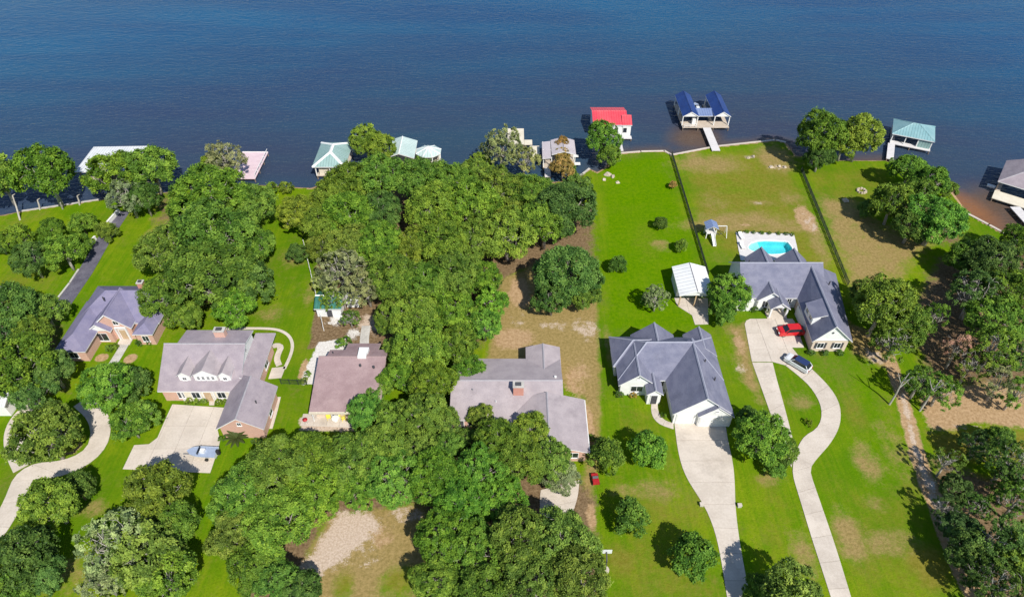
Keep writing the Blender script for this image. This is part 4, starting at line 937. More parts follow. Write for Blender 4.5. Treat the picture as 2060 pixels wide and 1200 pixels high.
# ------------------------------------------------------------------ vehicles
def car(name, label, loc, rot, L, Wd, paint_, roofm, suv=True):
    t = thing(name, label, 'car', (*loc, .07), rot)
    hw = Wd/2; l = L/2
    prof = [(-l, .38), (-l+.05, .62), (-l+.12, .92), (-l+1.15, 1.02), (l-.15, 1.04), (l-.02, .85), (l, .45), (l-.1, .3), (-l+.1, .3)]
    m = MB(); secs = []
    for y, k in ((-hw, .94), (-hw+.12, 1), (hw-.12, 1), (hw, .94)):
        secs.append([(x*k if abs(x) > l*.8 else x, y, .3+(z-.3)*(1 if abs(y) < hw-.05 else .93)) for x, z in prof])
    n = len(prof)
    for a, b in zip(secs, secs[1:]):
        for k in range(n): j = (k+1) % n; m.face([a[k], b[k], b[j], a[j]])
    m.face(secs[0]); m.face(secs[-1][::-1]); m.build('body', paint_, t, shift=False)
    # glasshouse
    x0, x1, x2, x3 = -l+1.0, -l+1.75, l-.75, l-.18
    b0 = [(x0, -hw+.1, 1.0), (x3, -hw+.1, 1.0), (x3, hw-.1, 1.0), (x0, hw-.1, 1.0)]; b1 = [(x1, -hw+.26, 1.6), (x2, -hw+.26, 1.6), (x2, hw-.26, 1.6), (x1, hw-.26, 1.6)]
    m = MB()
    for k in range(4): j = (k+1) % 4; m.face([b0[k], b0[j], b1[j], b1[k]])
    m.build('windows', 'glass', t, shift=False)
    m = MB(); m.prism([(x1-.06, -hw+.24), (x2+.1, -hw+.24), (x2+.1, hw-.24), (x1-.06, hw-.24)], 1.6, 1.66); m.build('roof', roofm, t, shift=False)
    for k in (0, 1, 2, 3): m = MB(); m.bar(b0[k], b1[k], .09, .09); m.build('pillar', paint_, t, shift=False)
    for sx in (-1, 1):
        for sy in (-1, 1):
            m = MB(); cx = sx*(l-.9); y0 = sy*(hw-.02)
            pts = [(cx+.36*math.cos(2*math.pi*k/14), .36+.36*math.sin(2*math.pi*k/14)) for k in range(14)]
            A = [(x, y0, z) for x, z in pts]; B = [(x, y0-sy*.24, z) for x, z in pts]
            m.face(A if sy < 0 else A[::-1]); m.face(B[::-1] if sy < 0 else B)
            for k in range(14): j = (k+1) % 14; m.face([A[k], A[j], B[j], B[k]])
            wh = m.build('wheel', 'rubber', t, shift=False)
            m = MB(); pts = [(cx+.2*math.cos(2*math.pi*k/10), y0+sy*.012, .36+.2*math.sin(2*math.pi*k/10)) for k in range(10)]; m.face(pts if sy < 0 else pts[::-1]); m.build('rim', 'steel', wh, shift=False)
    for sy in (-1, 1):
        m = MB(); m.box(-l-.02, -l+.1, sy*(hw-.38)-.17, sy*(hw-.38)+.17, .68, .82); m.build('headlight', 'lamp_white', t, shift=False)
        m = MB(); m.box(l-.1, l+.02, sy*(hw-.3)-.1, sy*(hw-.3)+.1, .7, .95); m.build('taillight', 'lamp_red', t, shift=False)
        m = MB(); m.box(-l+1.3, -l+1.45, sy*(hw+.1)-.09, sy*(hw+.1)+.09, 1.0, 1.15); m.build('mirror', paint_, t, shift=False)
    for x_, nm in ((-l-.04, 'bumper'), (l-.06, 'bumper')): m = MB(); m.box(x_, x_+.1, -hw+.12, hw-.12, .36, .55); m.build(nm, 'rubber', t, shift=False)
    m = MB(); m.prism([(-l+.3, -hw+.2), (x0+.05, -hw+.15), (x0+.05, hw-.15), (-l+.3, hw-.2)], 1.0, 1.035); m.build('hood', paint_, t, shift=False)
    return t
xa, ya = P(1588, 670); car('parked_car', 'red SUV parked across the parking court of the poolside house', (xa, ya), R(4), 4.7, 1.9, 'car_red', 'car_red')
xa, ya = P(1603, 735); car('parked_car', 'silver SUV with dark blue roof on the curved drive', (xa, ya), R(-46), 4.5, 1.85, 'car_silver', 'car_navy')
def boat(name, label, loc, rot, L, trailer, hull='boat_white', z=0.0):
    t = thing(name, label, 'boat', (*loc, z), rot); k = 9; m = MB(); secs = []
    for i in range(k):
        u = i/(k-1); x = -L/2+L*u; wd = 1.15*min(1, (1-max(0, (u-.45)/.55)**2)**.6 if u < 1 else 0)+.02; b = .42+.55*max(0, u-.6)**1.3
        zt = 1.25+.3*u*u
        secs.append([(x, -wd, zt), (x, -wd*.86, .75+.1*u), (x, 0, b), (x, wd*.86, .75+.1*u), (x, wd, zt)])
    for a, b in zip(secs, secs[1:]):
        for j in range(4): m.face([a[j], a[j+1], b[j+1], b[j]])
    m.face(secs[0][::-1]); m.build('hull', hull, t, shift=False)
    m = MB()
    for a, b in zip(secs[:-1], secs[1:]): m.face([(a[0][0], a[0][1]*.98, a[0][2]-.04), (b[0][0], b[0][1]*.98, b[0][2]-.04), (b[4][0], b[4][1]*.98, b[4][2]-.04), (a[4][0], a[4][1]*.98, a[4][2]-.04)])
    m.build('deck_cover', 'boat_blue', t, shift=False)
    m = MB(); m.bar((.5, -.8, 1.6), (.5, .8, 1.6), .1, .5); m.build('windshield', 'glass', t, shift=False)
    m = MB(); m.box(-.6, .2, -.4, .4, 1.2, 1.75); m.build('console', 'boat_white', t, shift=False)
    m = MB(); m.box(-L/2-.5, -L/2+.05, -.22, .22, .7, 1.75); m.build('outboard_motor', 'rubber', t, shift=False)
    if trailer:
        m = MB(); m.bar((-L/2, -.7, .4), (L/2, 0, .45), .1, .12); m.bar((-L/2, .7, .4), (L/2, 0, .45), .1, .12); m.bar((L/2, 0, .45), (L/2+1, 0, .45), .1, .12); m.build('trailer_frame', 'steel', t, shift=False)
        for sy in (-1, 1):
            m = MB(); A = [(-.9+.32*math.cos(2*math.pi*q/12), sy*1.18, .33+.32*math.sin(2*math.pi*q/12)) for q in range(12)]; B = [(a[0], sy*.98, a[2]) for a in A]
            m.face(A if sy < 0 else A[::-1]); m.face(B[::-1] if sy < 0 else B)
            for q in range(12): j = (q+1) % 12; m.face([A[q], A[j], B[j], B[q]])
            m.build('wheel', 'rubber', t, shift=False)
    return t
boat('motorboat', 'white covered motorboat on a trailer at the edge of the brick house drive', P(411, 917), R(178), 5.2, True, z=.07).scale = (.86, .82, .9)
boat('motorboat', 'white motorboat moored between the blue boathouse roofs', (49.6, 168.0), R(95), 5.0, False, z=-1.15)
def cart(label, loc, rot):
    t = thing('utility_cart', label, 'cart', (*loc, 0), rot); t.scale = (.8, .8, .8)
    q = MB(); q.box(-1.1, 1.1, -.6, .6, .35, .75); q.box(-1.1, -.2, -.58, .58, .75, 1.0); q.build('body', 'red_plastic', t, shift=False)
    q = MB(); q.box(-.15, .35, -.5, .5, .75, .98); q.build('seat', 'steel', t, shift=False)
    for sx in (-.75, .75):
        for sy in (-.62, .62): q = MB(); q.tube([(sx, sy-.1, .28), (sx, sy+.1, .28)], [.28, .28], 10); q.build('wheel', 'rubber', t, shift=False)
cart('small red utility cart beside the lavender-roofed house', P(1197, 966), R(95))
# basketball hoop
bx_, by_ = P(1217, 1146)
t = thing('basketball_hoop', 'basketball hoop with white backboard on the lawn at the bottom', 'hoop', (bx_, by_, 0))
q = MB(); q.cyl((bx_, by_), .55, 0, .2, 14); q.build('base', 'concrete', t)
q = MB(); q.tube([(bx_, by_, .1), (bx_, by_, 2.6), (bx_, by_+.9, 3.3)], [.1, .1, .08], 8); q.build('pole', 'dark_trim', t)
q = MB(); q.box(bx_-.7, bx_+.7, by_+.9, by_+.94, 2.85, 3.8); q.build('backboard', 'boat_white', t)
q = MB(); k = 12
q.tube([(bx_+.23*math.cos(2*math.pi*i/k), by_+1.25+.23*math.sin(2*math.pi*i/k), 3.05) for i in range(k+1)], [.02]*(k+1), 5); q.build('rim', 'red_plastic', t)
# gate piers on the drive
for i, (a, lb) in enumerate((((1411, 1016), 'left of the pair of low stone drive markers'), ((1487, 1018), 'right of the pair of low stone drive markers'))):
    x, y = P(*a); t = thing('drive_marker', 'low pale marker, ' + lb, 'marker', (x, y, 0), group='drive markers')
    q = MB(); q.box(x-.25, x+.25, y-.2, y+.2, -.1, .45); q.build('pier', 'concrete_old', t); q = MB(); q.box(x-.3, x+.3, y-.25, y+.25, .45, .53); q.build('cap', 'concrete', t)
# playset
x, y = P(1428, 478)
t = thing('playset', 'white playset with slide and little roof beside the fence', 'playset', (x, y, 0))
for a in (-.9, .9):
    for b in (-.2, 1.6): q = MB(); q.box(x+a-.08, x+a+.08, y+b-.08, y+b+.08, 0, 2.6); q.build('post', 'white_paint', t)
q = MB(); q.box(x-1, x+1, y-.3, y+1.7, 1.2, 1.32); q.build('platform', 'deck_pale', t)
q = MB(); q.solid([[(x-1.3, y-.6, 2.6), (x, y-.6, 3.3), (x, y+2, 3.3), (x-1.3, y+2, 2.6)], [(x+1.3, y-.6, 2.6), (x+1.3, y+2, 2.6), (x, y+2, 3.3), (x, y-.6, 3.3)]], .08); q.build('roof', ['blue_grey_metal', 'white_paint'], t)
q = MB(); q.bar((x+.2, y-.3, 1.25), (x+.3, y-3.0, .15), .7, .08); q.bar((x-.1, y-.3, 1.4), (x, y-3.0, .3), .06, .3); q.bar((x+.55, y-.3, 1.4), (x+.6, y-3.0, .3), .06, .3); q.build('slide', 'white_paint', t)
q = MB(); q.bar((x+.9, y+.7, 2.5), (x+3.2, y+.7, 2.5), .12, .12); q.bar((x+3.2, y+.7, 2.5), (x+3.4, y-.2, 0), .1, .1); q.bar((x+3.2, y+.7, 2.5), (x+3.4, y+1.6, 0), .1, .1); q.build('swing_beam', 'white_paint', t)
for a in (1.6, 2.4): q = MB(); q.box(x+a-.2, x+a+.2, y+.6, y+.8, .5, .55); q.bar((x+a-.2, y+.7, .52), (x+a-.2, y+.7, 2.45), .02, .02); q.bar((x+a+.2, y+.7, .52), (x+a+.2, y+.7, 2.45), .02, .02); q.build('swing', 'dark_trim', t)
# patio furniture
def chair(px, py, mat, label, rot):
    t = thing('patio_chair', label, 'chair', (*P(px, py), .07), rot, 'patio chairs')
    for a in ((-.25, -.25), (.25, -.25), (-.25, .25), (.25, .25)): q = MB(); q.box(a[0]-.03, a[0]+.03, a[1]-.03, a[1]+.03, 0, .42); q.build('leg', mat, t, shift=False)
    q = MB(); q.box(-.3, .3, -.3, .3, .42, .5); q.build('seat', mat, t, shift=False)
    q = MB(); q.box(-.3, .3, .25, .32, .5, 1.0); q.build('backrest', mat, t, shift=False)
    q = MB(); q.box(-.36, -.3, -.3, .3, .65, .7); q.box(.3, .36, -.3, .3, .65, .7); q.build('armrest', mat, t, shift=False)
chair(662, 842, 'yellow_plastic', 'yellow patio chair left of the round table by the mauve-roofed house', .4); chair(682, 838, 'yellow_plastic', 'yellow patio chair behind the table by the mauve-roofed house', 0.1); chair(692, 845, 'yellow_plastic', 'yellow patio chair nearest the big oak on the patio', -1.2)
x, y = P(676, 846); t = thing('patio_table', 'white round patio table among yellow chairs', 'table', (x, y, .07)); q = MB(); q.cyl((x, y), .6, .72, .77, 16); q.build('tabletop', 'white_paint', t); q = MB(); q.cyl((x, y), .05, .07, .72, 8); q.cyl((x, y), .3, .07, .11, 12); q.build('pedestal', 'white_paint', t)
x, y = P(616, 851); t = thing('kettle_grill', 'red round barbecue grill at the patio corner', 'grill', (x, y, 0)); q = MB(); q.cyl((x, y), .25, .7, .95, 12, 0, .4); q.cyl((x, y), .4, .96, 1.2, 12, 0, .12); q.build('bowl', 'red_plastic', t)
for a in range(3): q = MB(); q.bar((x+.3*math.cos(a*2.1), y+.3*math.sin(a*2.1), 0), (x, y, .75), .05, .05); q.build('leg', 'steel', t)
# fire ring and rocks
x, y = P(1733, 385); t = thing('fire_ring', 'pale stone fire ring on the brown lot', 'fire ring', (x, y, 0))
for k in range(10): a = k*.628; q = MB(); q.box(x+.9*math.cos(a)-.22, x+.9*math.cos(a)+.22, y+.9*math.sin(a)-.2, y+.9*math.sin(a)+.2, -.05, .35+.05*(k % 3)); q.build('stone', 'rock', t)
rk = MB(); rr = random.Random(3)
vts = [Vector((rr.gauss(0, 1), rr.gauss(0, 1), rr.gauss(0, 1))).normalized() for _ in range(18)]
bm = bmesh.new(); [bm.verts.new(v*rr.uniform(.8, 1.1)) for v in vts]; bmesh.ops.convex_hull(bm, input=list(bm.verts)); rock_me = bpy.data.meshes.new('boulder'); bm.to_mesh(rock_me); bm.free(); rock_me.materials.append(MATS['rock'])
for k, (px, py, s_, lb) in enumerate([(1222, 352, .8, 'boulder right at the foot of the shore tree by the cove'), (1232, 356, .6, 'tan boulder just right of the shore tree roots'), (1243, 368, .45, 'small boulder on the lawn below the shore tree'), (1216, 362, .5, 'boulder left among the stones under the shore tree'),
                                      (1700, 404, .7, 'pale boulder left of the stone fire ring'), (1505, 318, .45, 'stone in the middle of the lakeside yard'), (1515, 316, .5, 'larger stone in the middle of the lakeside yard'), (1552, 337, .5, 'left stone of the row near the lake end of the fence'), (1568, 335, .45, 'middle stone of the row near the lake end of the fence'), (1578, 337, .45, 'right stone of the row near the lake end of the fence')]):
    o = bpy.data.objects.new('boulder', rock_me); C.objects.link(o); o.location = (*P(px, py), s_*.3); o.scale = (s_*1.2, s_, s_*.7); o.rotation_euler = (0, 0, k*1.3); tag(o, lb, 'rock', 'boulders')

# ------------------------------------------------------------------ trees and shrubs
def crown_arrays(seed, Rr, fl, hc, nl, leaves, size, lobe=(.36, .52), spread=.62, low=-.35, tight=1.0, droop=0.0, cone=0.0):
    g = np.random.default_rng(seed)
    L = []
    for i in range(nl):
        a = i*2.399+g.uniform(-.4, .4); zz = low+(1.0-low)*((i+.5)/nl)+g.uniform(-.12, .12); zz = min(.98, max(low, zz)); rad = math.sqrt(max(0, 1-zz*zz))
        k = spread*g.uniform(.78, 1.18)
        taper = 1-cone*max(0, zz)
        L.append((np.array([math.cos(a)*rad*k*Rr*taper, math.sin(a)*rad*k*Rr*taper, zz*k*Rr*fl]), Rr*g.uniform(*lobe)*(1-.4*cone*max(0, zz))))
    L.append((np.array([0, 0, Rr*.05*fl]), Rr*.58))
    pos, nor, clt, csz = [], [], [], []
    tot = sum(r*r for _, r in L); ncl = leaves//50
    for c, r in L:
        k = int(ncl*r*r/tot*2.0)
        d = g.normal(size=(k, 3)); d /= np.linalg.norm(d, axis=1, keepdims=True)
        out = c/(np.linalg.norm(c)+1e-6)
        ok = (d@out > -.35) & (d[:, 2] > -.75); d = d[ok]
        p = c+d*r*g.uniform(.72, 1.06, (len(d), 1))*np.array([1, 1, .5+.5*min(1, fl)])
        keep = np.ones(len(d), bool)
        for c2, r2 in L:
            if c2 is c: continue
            keep &= np.linalg.norm((p-c2)/np.array([1, 1, .5+.5*min(1, fl)]), axis=1) > r2*.80
        pos.append(p[keep]); nor.append(d[keep])
    pos = np.concatenate(pos); nor = np.concatenate(nor); n = len(pos)
    per = max(8, leaves//max(1, n)); tone = g.uniform(0, 1, n)
    cr = g.uniform(.5, 1.0, n)*.1*Rr**.6*3.0*tight
    idx = np.repeat(np.arange(n), per)
    off = g.normal(size=(len(idx), 3))*.5; nn = nor[idx]
    off -= (off*nn).sum(1, keepdims=True)*nn*.45
    ctr = pos[idx]+off*cr[idx][:, None]
    ctr[:, 2] -= droop*np.linalg.norm(off, axis=1)*cr[idx]
    nrm = nn*.55+np.array([0, 0, .55])+g.normal(size=(len(idx), 3))*.45; nrm /= np.linalg.norm(nrm, axis=1, keepdims=True)
    t = g.normal(size=(len(idx), 3)); t -= (t*nrm).sum(1, keepdims=True)*nrm; t /= np.linalg.norm(t, axis=1, keepdims=True)
    b = np.cross(nrm, t); s = size*g.uniform(.65, 1.35, (len(idx), 1))
    V = np.stack([ctr-t*s, ctr+b*s*.55, ctr+t*s, ctr-b*s*.55], 1); V[:, 1::2] += nrm[:, None]*s[:, None]*.12
    V = V.reshape(-1, 3); k_ = Rr/np.percentile(np.hypot(ctr[:, 0], ctr[:, 1]), 96); V *= k_; L = [(c*k_, r*k_) for c, r in L]; V[:, 2] += hc
    F = np.arange(len(V)).reshape(-1, 4)
    tn = np.repeat(np.clip(tone[idx]*.72+g.uniform(0, .28, len(idx)), 0, 1), 4)
    return V, F, tn, L
VAR = {}
def variant(key, seed, Rr, fl, hcf, nl, leaves, size, trunk=.42, bark='bark', twigs=0, **kw):
    hc = hcf*Rr
    V, F, tn, L = crown_arrays(seed, Rr, fl, hc, nl, leaves, size, **kw)
    me = bpy.data.meshes.new('crown'); fast_mesh(me, V, F)
    at = me.attributes.new('tone', 'FLOAT', 'POINT'); at.data.foreach_set('value', tn.astype(np.float32)); me.materials.append(MATS['foliage'])
    rg = random.Random(seed); m = MB()
    top = hc+Rr*fl*.25
    m.tube([(0, 0, -.2), (.05*Rr*rg.uniform(-1, 1), .05*Rr*rg.uniform(-1, 1), top*.35), (.06*Rr*rg.uniform(-1, 1), .06*Rr*rg.uniform(-1, 1), top*.7), (0, 0, top)], [trunk*1.25, trunk, trunk*.7, trunk*.2], 8)
    for c, r in L[:-1]:
        z0 = hc*rg.uniform(.42, .8); e = Vector(c)+Vector((0, 0, hc)); s0 = Vector((0, 0, z0)); mid = s0.lerp(e, .5)+Vector((rg.uniform(-.1, .1)*Rr, rg.uniform(-.1, .1)*Rr, -.05*Rr))
        m.tube([s0, mid, e], [trunk*.42, trunk*.28, trunk*.1], 5)
        for k in range(twigs):
            d = Vector((rg.gauss(0, 1), rg.gauss(0, 1), abs(rg.gauss(0, .8)))).normalized(); q = s0.lerp(e, rg.uniform(.5, 1)); end = q+d*r*rg.uniform(.8, 1.25)
            m.tube([q, q.lerp(end, .5)+Vector((rg.uniform(-.3, .3), rg.uniform(-.3, .3), .2)), end], [trunk*.17, trunk*.11, trunk*.04], 4)
    tm = bpy.data.meshes.new('trunk'); tm.from_pydata(m.v, [], m.f); tm.materials.append(MATS[bark]); tm.polygons.foreach_set('use_smooth', [True]*len(m.f))
    VAR.setdefault(key, []).append((me, tm, Rr, hc))
for i in range(4): variant('L', 11+i, 6.4, .78, 1.12, 30, 27000, .205, .40, 'bark_pale', 2, lobe=(.2, .4), spread=.78)
for i in range(3): variant('T', 31+i, 5.2, 1.12, 1.45, 28, 23000, .20, .34, 'bark_pale', 2, lobe=(.2, .4), spread=.78)
for i in range(4): variant('M', 51+i, 4.2, .92, 1.22, 24, 17000, .18, .25, 'bark_pale', 2, lobe=(.22, .42), spread=.76)
for i in range(3): variant('S', 71+i, 2.7, 1.05, 1.02, 16, 10000, .135, .14, cone=.35, lobe=(.24, .42), spread=.72)
for i in range(3): variant('X', 91+i, 4.8, .95, 1.25, 22, 9500, .165, .3, 'bark_pale', 5, tight=.8, lobe=(.2, .4), spread=.76)
for i in range(2): variant('B', 111+i, 1.4, .8, .72, 8, 1900, .13, .07)
for i in range(2): variant('D', 121+i, 3.4, 1.15, 1.5, 14, 4200, .15, .22, 'bark_pale', 4, tight=.85)
HUE = {'g': (.105, .190, .020), 'd': (.072, .142, .024), 'y': (.160, .228, .022), 'p': (.20, .24, .09), 'b': (.28, .195, .045), 'o': (.122, .190, .024), 'v': (.095, .210, .022), 'r': (.33, .185, .11), 'k': (.05, .098, .022)}
HUEW = {'g': 'green', 'd': 'dark green', 'y': 'yellow-green', 'p': 'pale green', 'b': 'golden brown', 'o': 'olive green', 'v': 'bright green', 'r': 'rusty brown', 'k': 'very dark green'}
KIND = {'L': ('oak_tree', 'broad oak', 'tree'), 'T': ('tall_tree', 'tall tree', 'tree'), 'M': ('round_tree', 'round-crowned tree', 'tree'), 'S': ('young_tree', 'young tree', 'tree'), 'X': ('sparse_tree', 'grey-branched tree', 'tree'), 'B': ('shrub', 'shrub', 'shrub'), 'D': ('withered_tree', 'thin withered tree', 'tree')}
# kind, hue, crown centre in the photograph, half width there, optional height stretch
TREES = [
 # left shore and lawn
 ('M','g',0,362,48),('M','g',90,350,62),('M','g',228,352,52),('M','g',303,340,52),('X','p',258,398,42),('M','d',290,400,34),('X','p',455,322,42),('M','y',430,330,30),
 ('M','g',38,482,32),('M','d',64,522,38),('M','g',128,506,42),('M','g',102,464,30),('S','g',165,452,28),('S','o',216,466,22),('M','d',0,490,24),('S','g',165,488,22),
 ('M','d',28,625,58),('M','o',88,625,42),('M','d',10,672,42),('M','g',60,672,40),('M','g',38,735,70),('M','d',105,745,46),('M','g',-10,775,44),('M','d',70,790,44),
 ('M','v',218,778,54),('S','d',272,772,34),('M','g',285,838,34),('M','v',262,850,38),
 ('M','o',92,876,68),('S','y',140,882,28),('M','g',104,1014,56),('S','d',158,985,34),('M','d',40,1125,70),('M','d',88,1155,46),('M','g',10,1190,60),
 ('M','o',315,990,66),('M','g',350,1060,52),('X','p',238,1095,76),('M','o',300,1120,70),('X','p',210,1168,50),('M','g',340,1160,60),
 # great oaks behind the dormered house
 ('L','g',425,398,84),('L','g',384,432,46),('L','g',500,415,58),('L','g',340,500,66),('L','g',430,480,84),('L','g',508,495,48),('L','g',332,592,54),('L','g',420,560,88),('M','d',500,570,52),('M','g',372,630,40),('M','v',470,620,44),
 ('B','o',575,378,16),('B','g',545,380,16),('S','d',598,510,22),
 # the wood in the middle
 ('M','y',735,284,34),('M','y',768,300,32),('M','o',660,398,42),('L','g',705,372,58),('L','g',765,356,58),('L','v',840,362,56),('L','g',905,372,60),('M','o',955,356,40),('X','p',1010,296,46),('X','p',1055,322,34),('M','g',965,330,26),
 ('M','y',600,430,40),('L','o',650,450,46),('L','g',700,430,54),('L','d',760,420,50),('L','g',868,420,60),('L','g',940,410,62),('L','o',1005,385,58),('L','g',1065,390,56),('M','d',1158,388,38),('L','d',1135,420,68),('L','g',1095,452,60),
 ('L','y',1020,470,62),('L','o',960,480,56),('L','g',890,490,62),('L','o',830,500,46),('L','g',765,495,58),('L','o',705,500,52),('M','o',650,495,34),
 ('X','p',690,545,52),('X','p',655,568,30),('X','g',668,602,26),('D','p',690,600,20),('X','p',738,575,46),('L','g',795,560,58),('L','g',855,575,58),('L','o',915,555,60),('L','g',965,560,48),('M','v',990,610,34),('L','g',905,630,60),('L','g',840,640,58),('M','o',790,640,40),('M','v',975,655,34),
 ('L','g',850,705,62),('M','g',920,695,46),('M','v',945,745,34),('M','g',810,755,44),('L','g',870,770,54),('M','o',815,700,40),('B','g',690,690,16),('M','g',778,765,30),('M','v',748,806,26),('X','g',705,640,22),
 ('L','d',1145,548,68),('M','d',1110,600,40),('M','g',1175,590,36),
 ('M','b',1131,292,19),('M','b',1132,335,26),('M','b',1131,312,17),('B','g',1155,358,14),('M','v',1212,278,38),('S','g',1225,315,24),('B','g',1150,345,14),
 # young trees on lawns
 ('S','b',1353,372,9),('S','d',1328,450,14),('S','g',1371,494,14),('S','d',1242,532,19),('X','p',1320,598,29),('S','v',1308,604,18),('M','v',1465,592,44),('S','v',1456,632,28),
 ('S','g',1222,918,40),('S','v',1302,906,38),('S','g',1272,1042,38),('S','v',1392,1120,48),('B','y',1627,850,9),
 ('T','v',1532,880,56,.85),('M','g',1574,905,36),('S','d',1502,838,22),('S','v',1560,940,24),('M','o',1590,1196,64),('M','g',1528,1188,36),
 # oaks in front of the middle houses
 ('M','v',738,828,42),('M','g',792,842,42),('M','o',850,838,52),('M','o',892,852,36),('M','o',965,838,30),('L','g',622,926,68),('L','g',560,950,76),('L','g',495,1000,74),('L','o',478,1075,58),('L','g',555,1050,78),('L','g',635,995,64),
 ('L','g',708,926,66),('L','g',770,905,56),('L','v',790,965,58),('L','g',720,985,48),('M','o',838,905,44),('L','v',875,960,58),('M','v',905,895,34),('M','d',940,880,26),('L','g',1000,888,54),('M','o',1070,868,42),('L','g',1040,925,60),('L','v',965,945,56),('M','o',1105,925,48),('M','p',1125,960,38),
 ('L','v',930,1010,62),('L','v',1010,1005,56),('L','v',890,1080,60),('L','g',955,1105,66),('L','o',1040,1085,70),('L','o',1125,1090,74),('L','o',1160,1165,70),('L','o',1065,1175,70),('L','g',880,1170,54),('L','g',965,1195,62),('M','g',505,1140,52),('M','d',560,1165,48),('M','d',605,1190,46),
 # right shore
 ('T','g',1652,270,46),('T','y',1732,275,42),('M','y',1700,285,38),('M','d',1650,315,32),
 ('M','v',1830,342,38),('M','v',1872,366,36),('M','g',1902,382,22),('M','g',1798,408,44),('L','v',1885,440,60),('M','d',1835,452,42),('S','d',1745,420,20),('M','g',1850,385,30),
 # right wood
 ('L','d',2005,530,64),('L','g',1950,520,46),('L','g',2055,490,44),('L','g',2050,590,66),('X','d',1965,590,58),('L','g',2010,640,62),('T','o',1775,615,58),('M','g',1830,655,46),('M','o',1745,590,34),('X','g',1800,690,48),('D','g',1880,640,30),
 ('D','r',1925,705,34),('X','g',2000,700,56),('X','d',2050,720,46),('X','g',1893,785,42),('X','g',1850,770,40),('D','o',1955,735,40),('D','p',2010,770,36),('D','g',2045,790,36),
 ('X','d',2030,930,56),('D','g',1905,930,34),('X','d',1965,900,36),('X','d',2015,1095,66),('X','g',2045,1010,50),('X','d',1962,1020,34),('X','d',2015,1180,60),('M','o',2050,1120,54),('D','k',1900,1020,30),('M','d',1945,1110,46),('X','k',1970,1150,50),('M','k',1935,1062,40),('X','d',2045,965,46),('M','g',2010,880,30),('M','k',1922,985,32),
 # shrubs by the houses
 ('B','d',1247,793,9),('B','b',1274,795,8),('B','g',1335,835,7),('B','d',1632,709,8),('B','d',1660,710,8),('B','d',1690,709,8),('B','o',380,806,9),('B','o',397,806,9),('B','o',410,806,8),('B','o',440,808,8),('B','o',452,808,8),('B','d',340,770,10),
 ('B','d',446,882,8),('B','d',513,886,8),('B','d',524,886,7),('B','g',220,700,9),('B','g',232,697,8),('B','d',280,690,8),('B','d',300,687,8),('B','g',530,742,8),('B','g',535,725,8),('B','g',540,712,7),('B','o',1190,880,9),('B','g',620,752,8),('B','o',612,765,8),('B','g',1488,467,5),('B','g',1502,466,5),('B','d',1516,467,4.5),('B','g',1532,468,5),('B','d',1548,469,4.5),('B','g',1566,469,5),('B','d',1582,470,5),('B','g',1594,471,5),('B','d',1518,622,8),('B','d',1540,624,7),
]
MARKS = [('the leftmost shore', 50, 350), ('the flat white boathouse', 235, 310), ('the pink dock', 510, 330), ('the asphalt lane', 185, 520), ('the far-left brick house', 225, 640), ('the curved left drive', 120, 950), ('the brick house with dormers', 440, 760),
         ('the motorboat on its trailer', 411, 912), ('the green hip-roofed boathouse', 666, 315), ('the gazebo', 862, 310), ('the mauve roof', 690, 765), ('the dark green shed', 669, 622), ('the lavender-grey roof', 1050, 800), ('the sandy clearing', 720, 1110),
         ('the red boathouse', 1230, 240), ('the grey-pink boathouse', 1120, 305), ('the white outbuilding', 1390, 570), ('the house with the double garage', 1340, 740), ('the basketball hoop', 1217, 1110), ('the curving concrete drive', 1640, 920), ('the bare tan lot', 1040, 600),
         ('the poolside house', 1610, 610), ('the turquoise boathouse', 1840, 265), ('the stone fire ring', 1733, 385), ('the beach by the brown shallows', 1945, 420), ('the dirt track', 1850, 900), ('the right-edge wood', 2040, 600), ('the open wood floor', 830, 480), ('the bright lakeside lawn', 1280, 430)]
NUMW = ['one', 'two', 'three', 'four', 'five', 'six', 'seven', 'eight', 'nine', 'ten', 'eleven', 'twelve']
ORDW = ['first', 'second', 'third', 'fourth', 'fifth', 'sixth', 'seventh', 'eighth', 'ninth', 'tenth', 'eleventh', 'twelfth']
def tree_labels():
    lab = []
    for k, hu, cx, cy, r, *_ in TREES:
        nm, mx, my = min(MARKS, key=lambda q: math.hypot(q[1]-cx, (q[2]-cy)*1.2)); dx, dy = cx-mx, cy-my
        rel = ('left of' if dx < 0 else 'right of') if abs(dx) > abs(dy)*1.1 else ('behind' if dy < 0 else 'in front of')
        lab.append(f"{HUEW[hu]} {KIND[k][1]} {rel} {nm}")
    out = list(lab)
    for l in set(lab):
        ids = sorted((i for i, x in enumerate(lab) if x == l), key=lambda i: TREES[i][2])
        if len(ids) > 1:
            for q, i in enumerate(ids):
                out[i] = ('leftmost ' if q == 0 else 'rightmost ' if q == len(ids)-1 else ORDW[q]+' from left, ')+l
    return out
rg = random.Random(5)
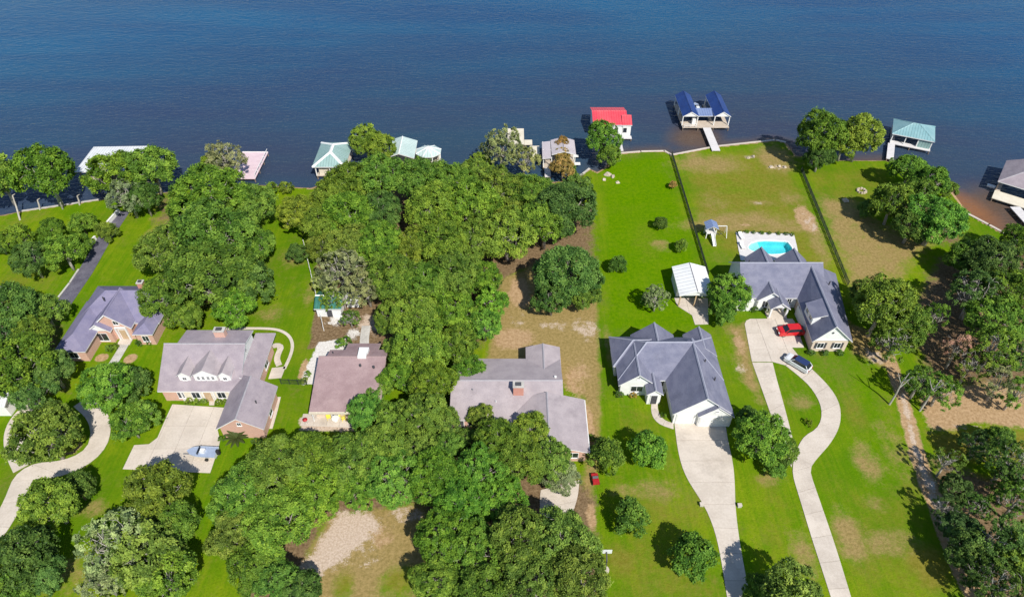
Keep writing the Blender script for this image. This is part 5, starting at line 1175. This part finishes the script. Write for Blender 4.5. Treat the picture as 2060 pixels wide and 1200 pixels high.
for (k, hu, cx, cy, r, *st), lb in zip(TREES, tree_labels()):
    vs_ = VAR[k]; me, tm, R0, hc0 = vs_[rg.randrange(len(vs_))]
    hs_ = (st[0] if st else 1.0)*rg.uniform(.92, 1.08)
    hc = hc0
    for _ in range(3):
        Rm = r/S(cy, hc)*.98; s_ = Rm/R0; hc = hc0*s_*hs_
    x, y = P(cx, cy, hc)
    nm, _, cat = KIND[k]
    root = bpy.data.objects.new(nm, None); C.objects.link(root); root.empty_display_size = .5
    root.location = (x, y, 0); root.rotation_euler = (0, 0, rg.uniform(0, 6.28)); root.scale = (s_, s_, s_*hs_)
    tag(root, lb, cat, 'shrubs around the houses' if k == 'B' else 'trees on the lake shore lots')
    c = bpy.data.objects.new('crown', me); C.objects.link(c); c.parent = root
    b = HUE[hu]; j = rg.uniform(.82, 1.2); c.color = (b[0]*j*rg.uniform(.9, 1.12), b[1]*j, b[2]*j*rg.uniform(.8, 1.25), 1)
    t_ = bpy.data.objects.new('trunk', tm); C.objects.link(t_); t_.parent = root
for k, (a, lb) in enumerate((((1789, 813), 'bare leaning trunk left of the dirt track near the reddish clearing'), ((1850, 826), 'bare pale trunk right of the dirt track near the reddish clearing'))):
    x, y = P(*a); t = thing('bare_tree', lb, 'tree', (x, y, 0))
    q = MB(); q.tube([(x, y, -.2), (x+.15, y+.1, 2.6), (x-.1, y, 5.2), (x+.3, y+.2, 7.5)], [.17, .14, .1, .05], 7); q.build('trunk', 'bark_pale', t)
    for i, (dx, dy) in enumerate(((1.3, .4), (-1.1, .6), (.5, -.9))): q = MB(); q.tube([(x, y, 4.2+i*.8), (x+dx*.5, y+dy*.5, 5.2+i*.8), (x+dx, y+dy, 6.4+i*.8)], [.08, .06, .03], 5); q.build('branch', 'bark_pale', t)
# sago palm in front of the brick gable
x, y = P(478, 886); t = thing('palm_plant', 'spiky palm in front of the brick garage gable', 'palm', (x, y, 0))
q = MB(); q.cyl((x, y), .2, 0, .6, 8); q.build('trunk', 'bark', t)
for k in range(22):
    a = k*2.4; e = .45+.85*(k % 5)/5; pts = []
    for i in range(6):
        u = i/5; rr_ = 2.0*u*math.cos(e*(1-.3*u)); zz = .6+2.3*math.sin(e)*u-.9*u*u*.8; pts.append(Vector((x+rr_*math.cos(a), y+rr_*math.sin(a), max(.05, zz))))
    q = MB(); sd_ = Vector((-math.sin(a), math.cos(a), 0))
    for i in range(5):
        w0, w1 = .26*math.sin(math.pi*(.12+.8*i/5)), .26*math.sin(math.pi*(.12+.8*(i+1)/5))
        q.face([pts[i]-sd_*w0-Vector((0, 0, .06)), pts[i], pts[i+1], pts[i+1]-sd_*w1-Vector((0, 0, .06))]); q.face([pts[i], pts[i]+sd_*w0-Vector((0, 0, .06)), pts[i+1]+sd_*w1-Vector((0, 0, .06)), pts[i+1]])
    o = q.build('frond', 'foliage', t); o.color = (.21, .25, .07, 1)
# leaning bare shore trunks at the far left
for k, (a, b) in enumerate((((40, 443), (25, 393)), ((80, 422), (75, 402)), ((126, 420), (121, 408)), ((160, 412), (155, 394)))):
    x, y = P(*a); x2, y2 = P(*b, 4.0 if k == 0 else 2.0); z2 = 4.0 if k == 0 else 2.0
    t = thing('mooring_trunk', ['tall leaning pale trunk at the far-left shore', 'second pale post from the left edge on the left shore', 'third pale post from the left edge on the left shore', 'hooked pale post on the left shore, nearest the boathouse'][k], 'trunk', (x, y, 0))
    q = MB(); q.tube([(x, y, -.2), ((x+x2)/2+.1, (y+y2)/2, z2*.5), (x2, y2, z2)], [.2, .17, .12], 7); q.build('stem', 'bark_pale', t)
    q = MB(); q.tube([(x2, y2, z2), (x2+.5, y2+.3, z2+.2)], [.1, .06], 6); q.build('stub', 'bark_pale', t)
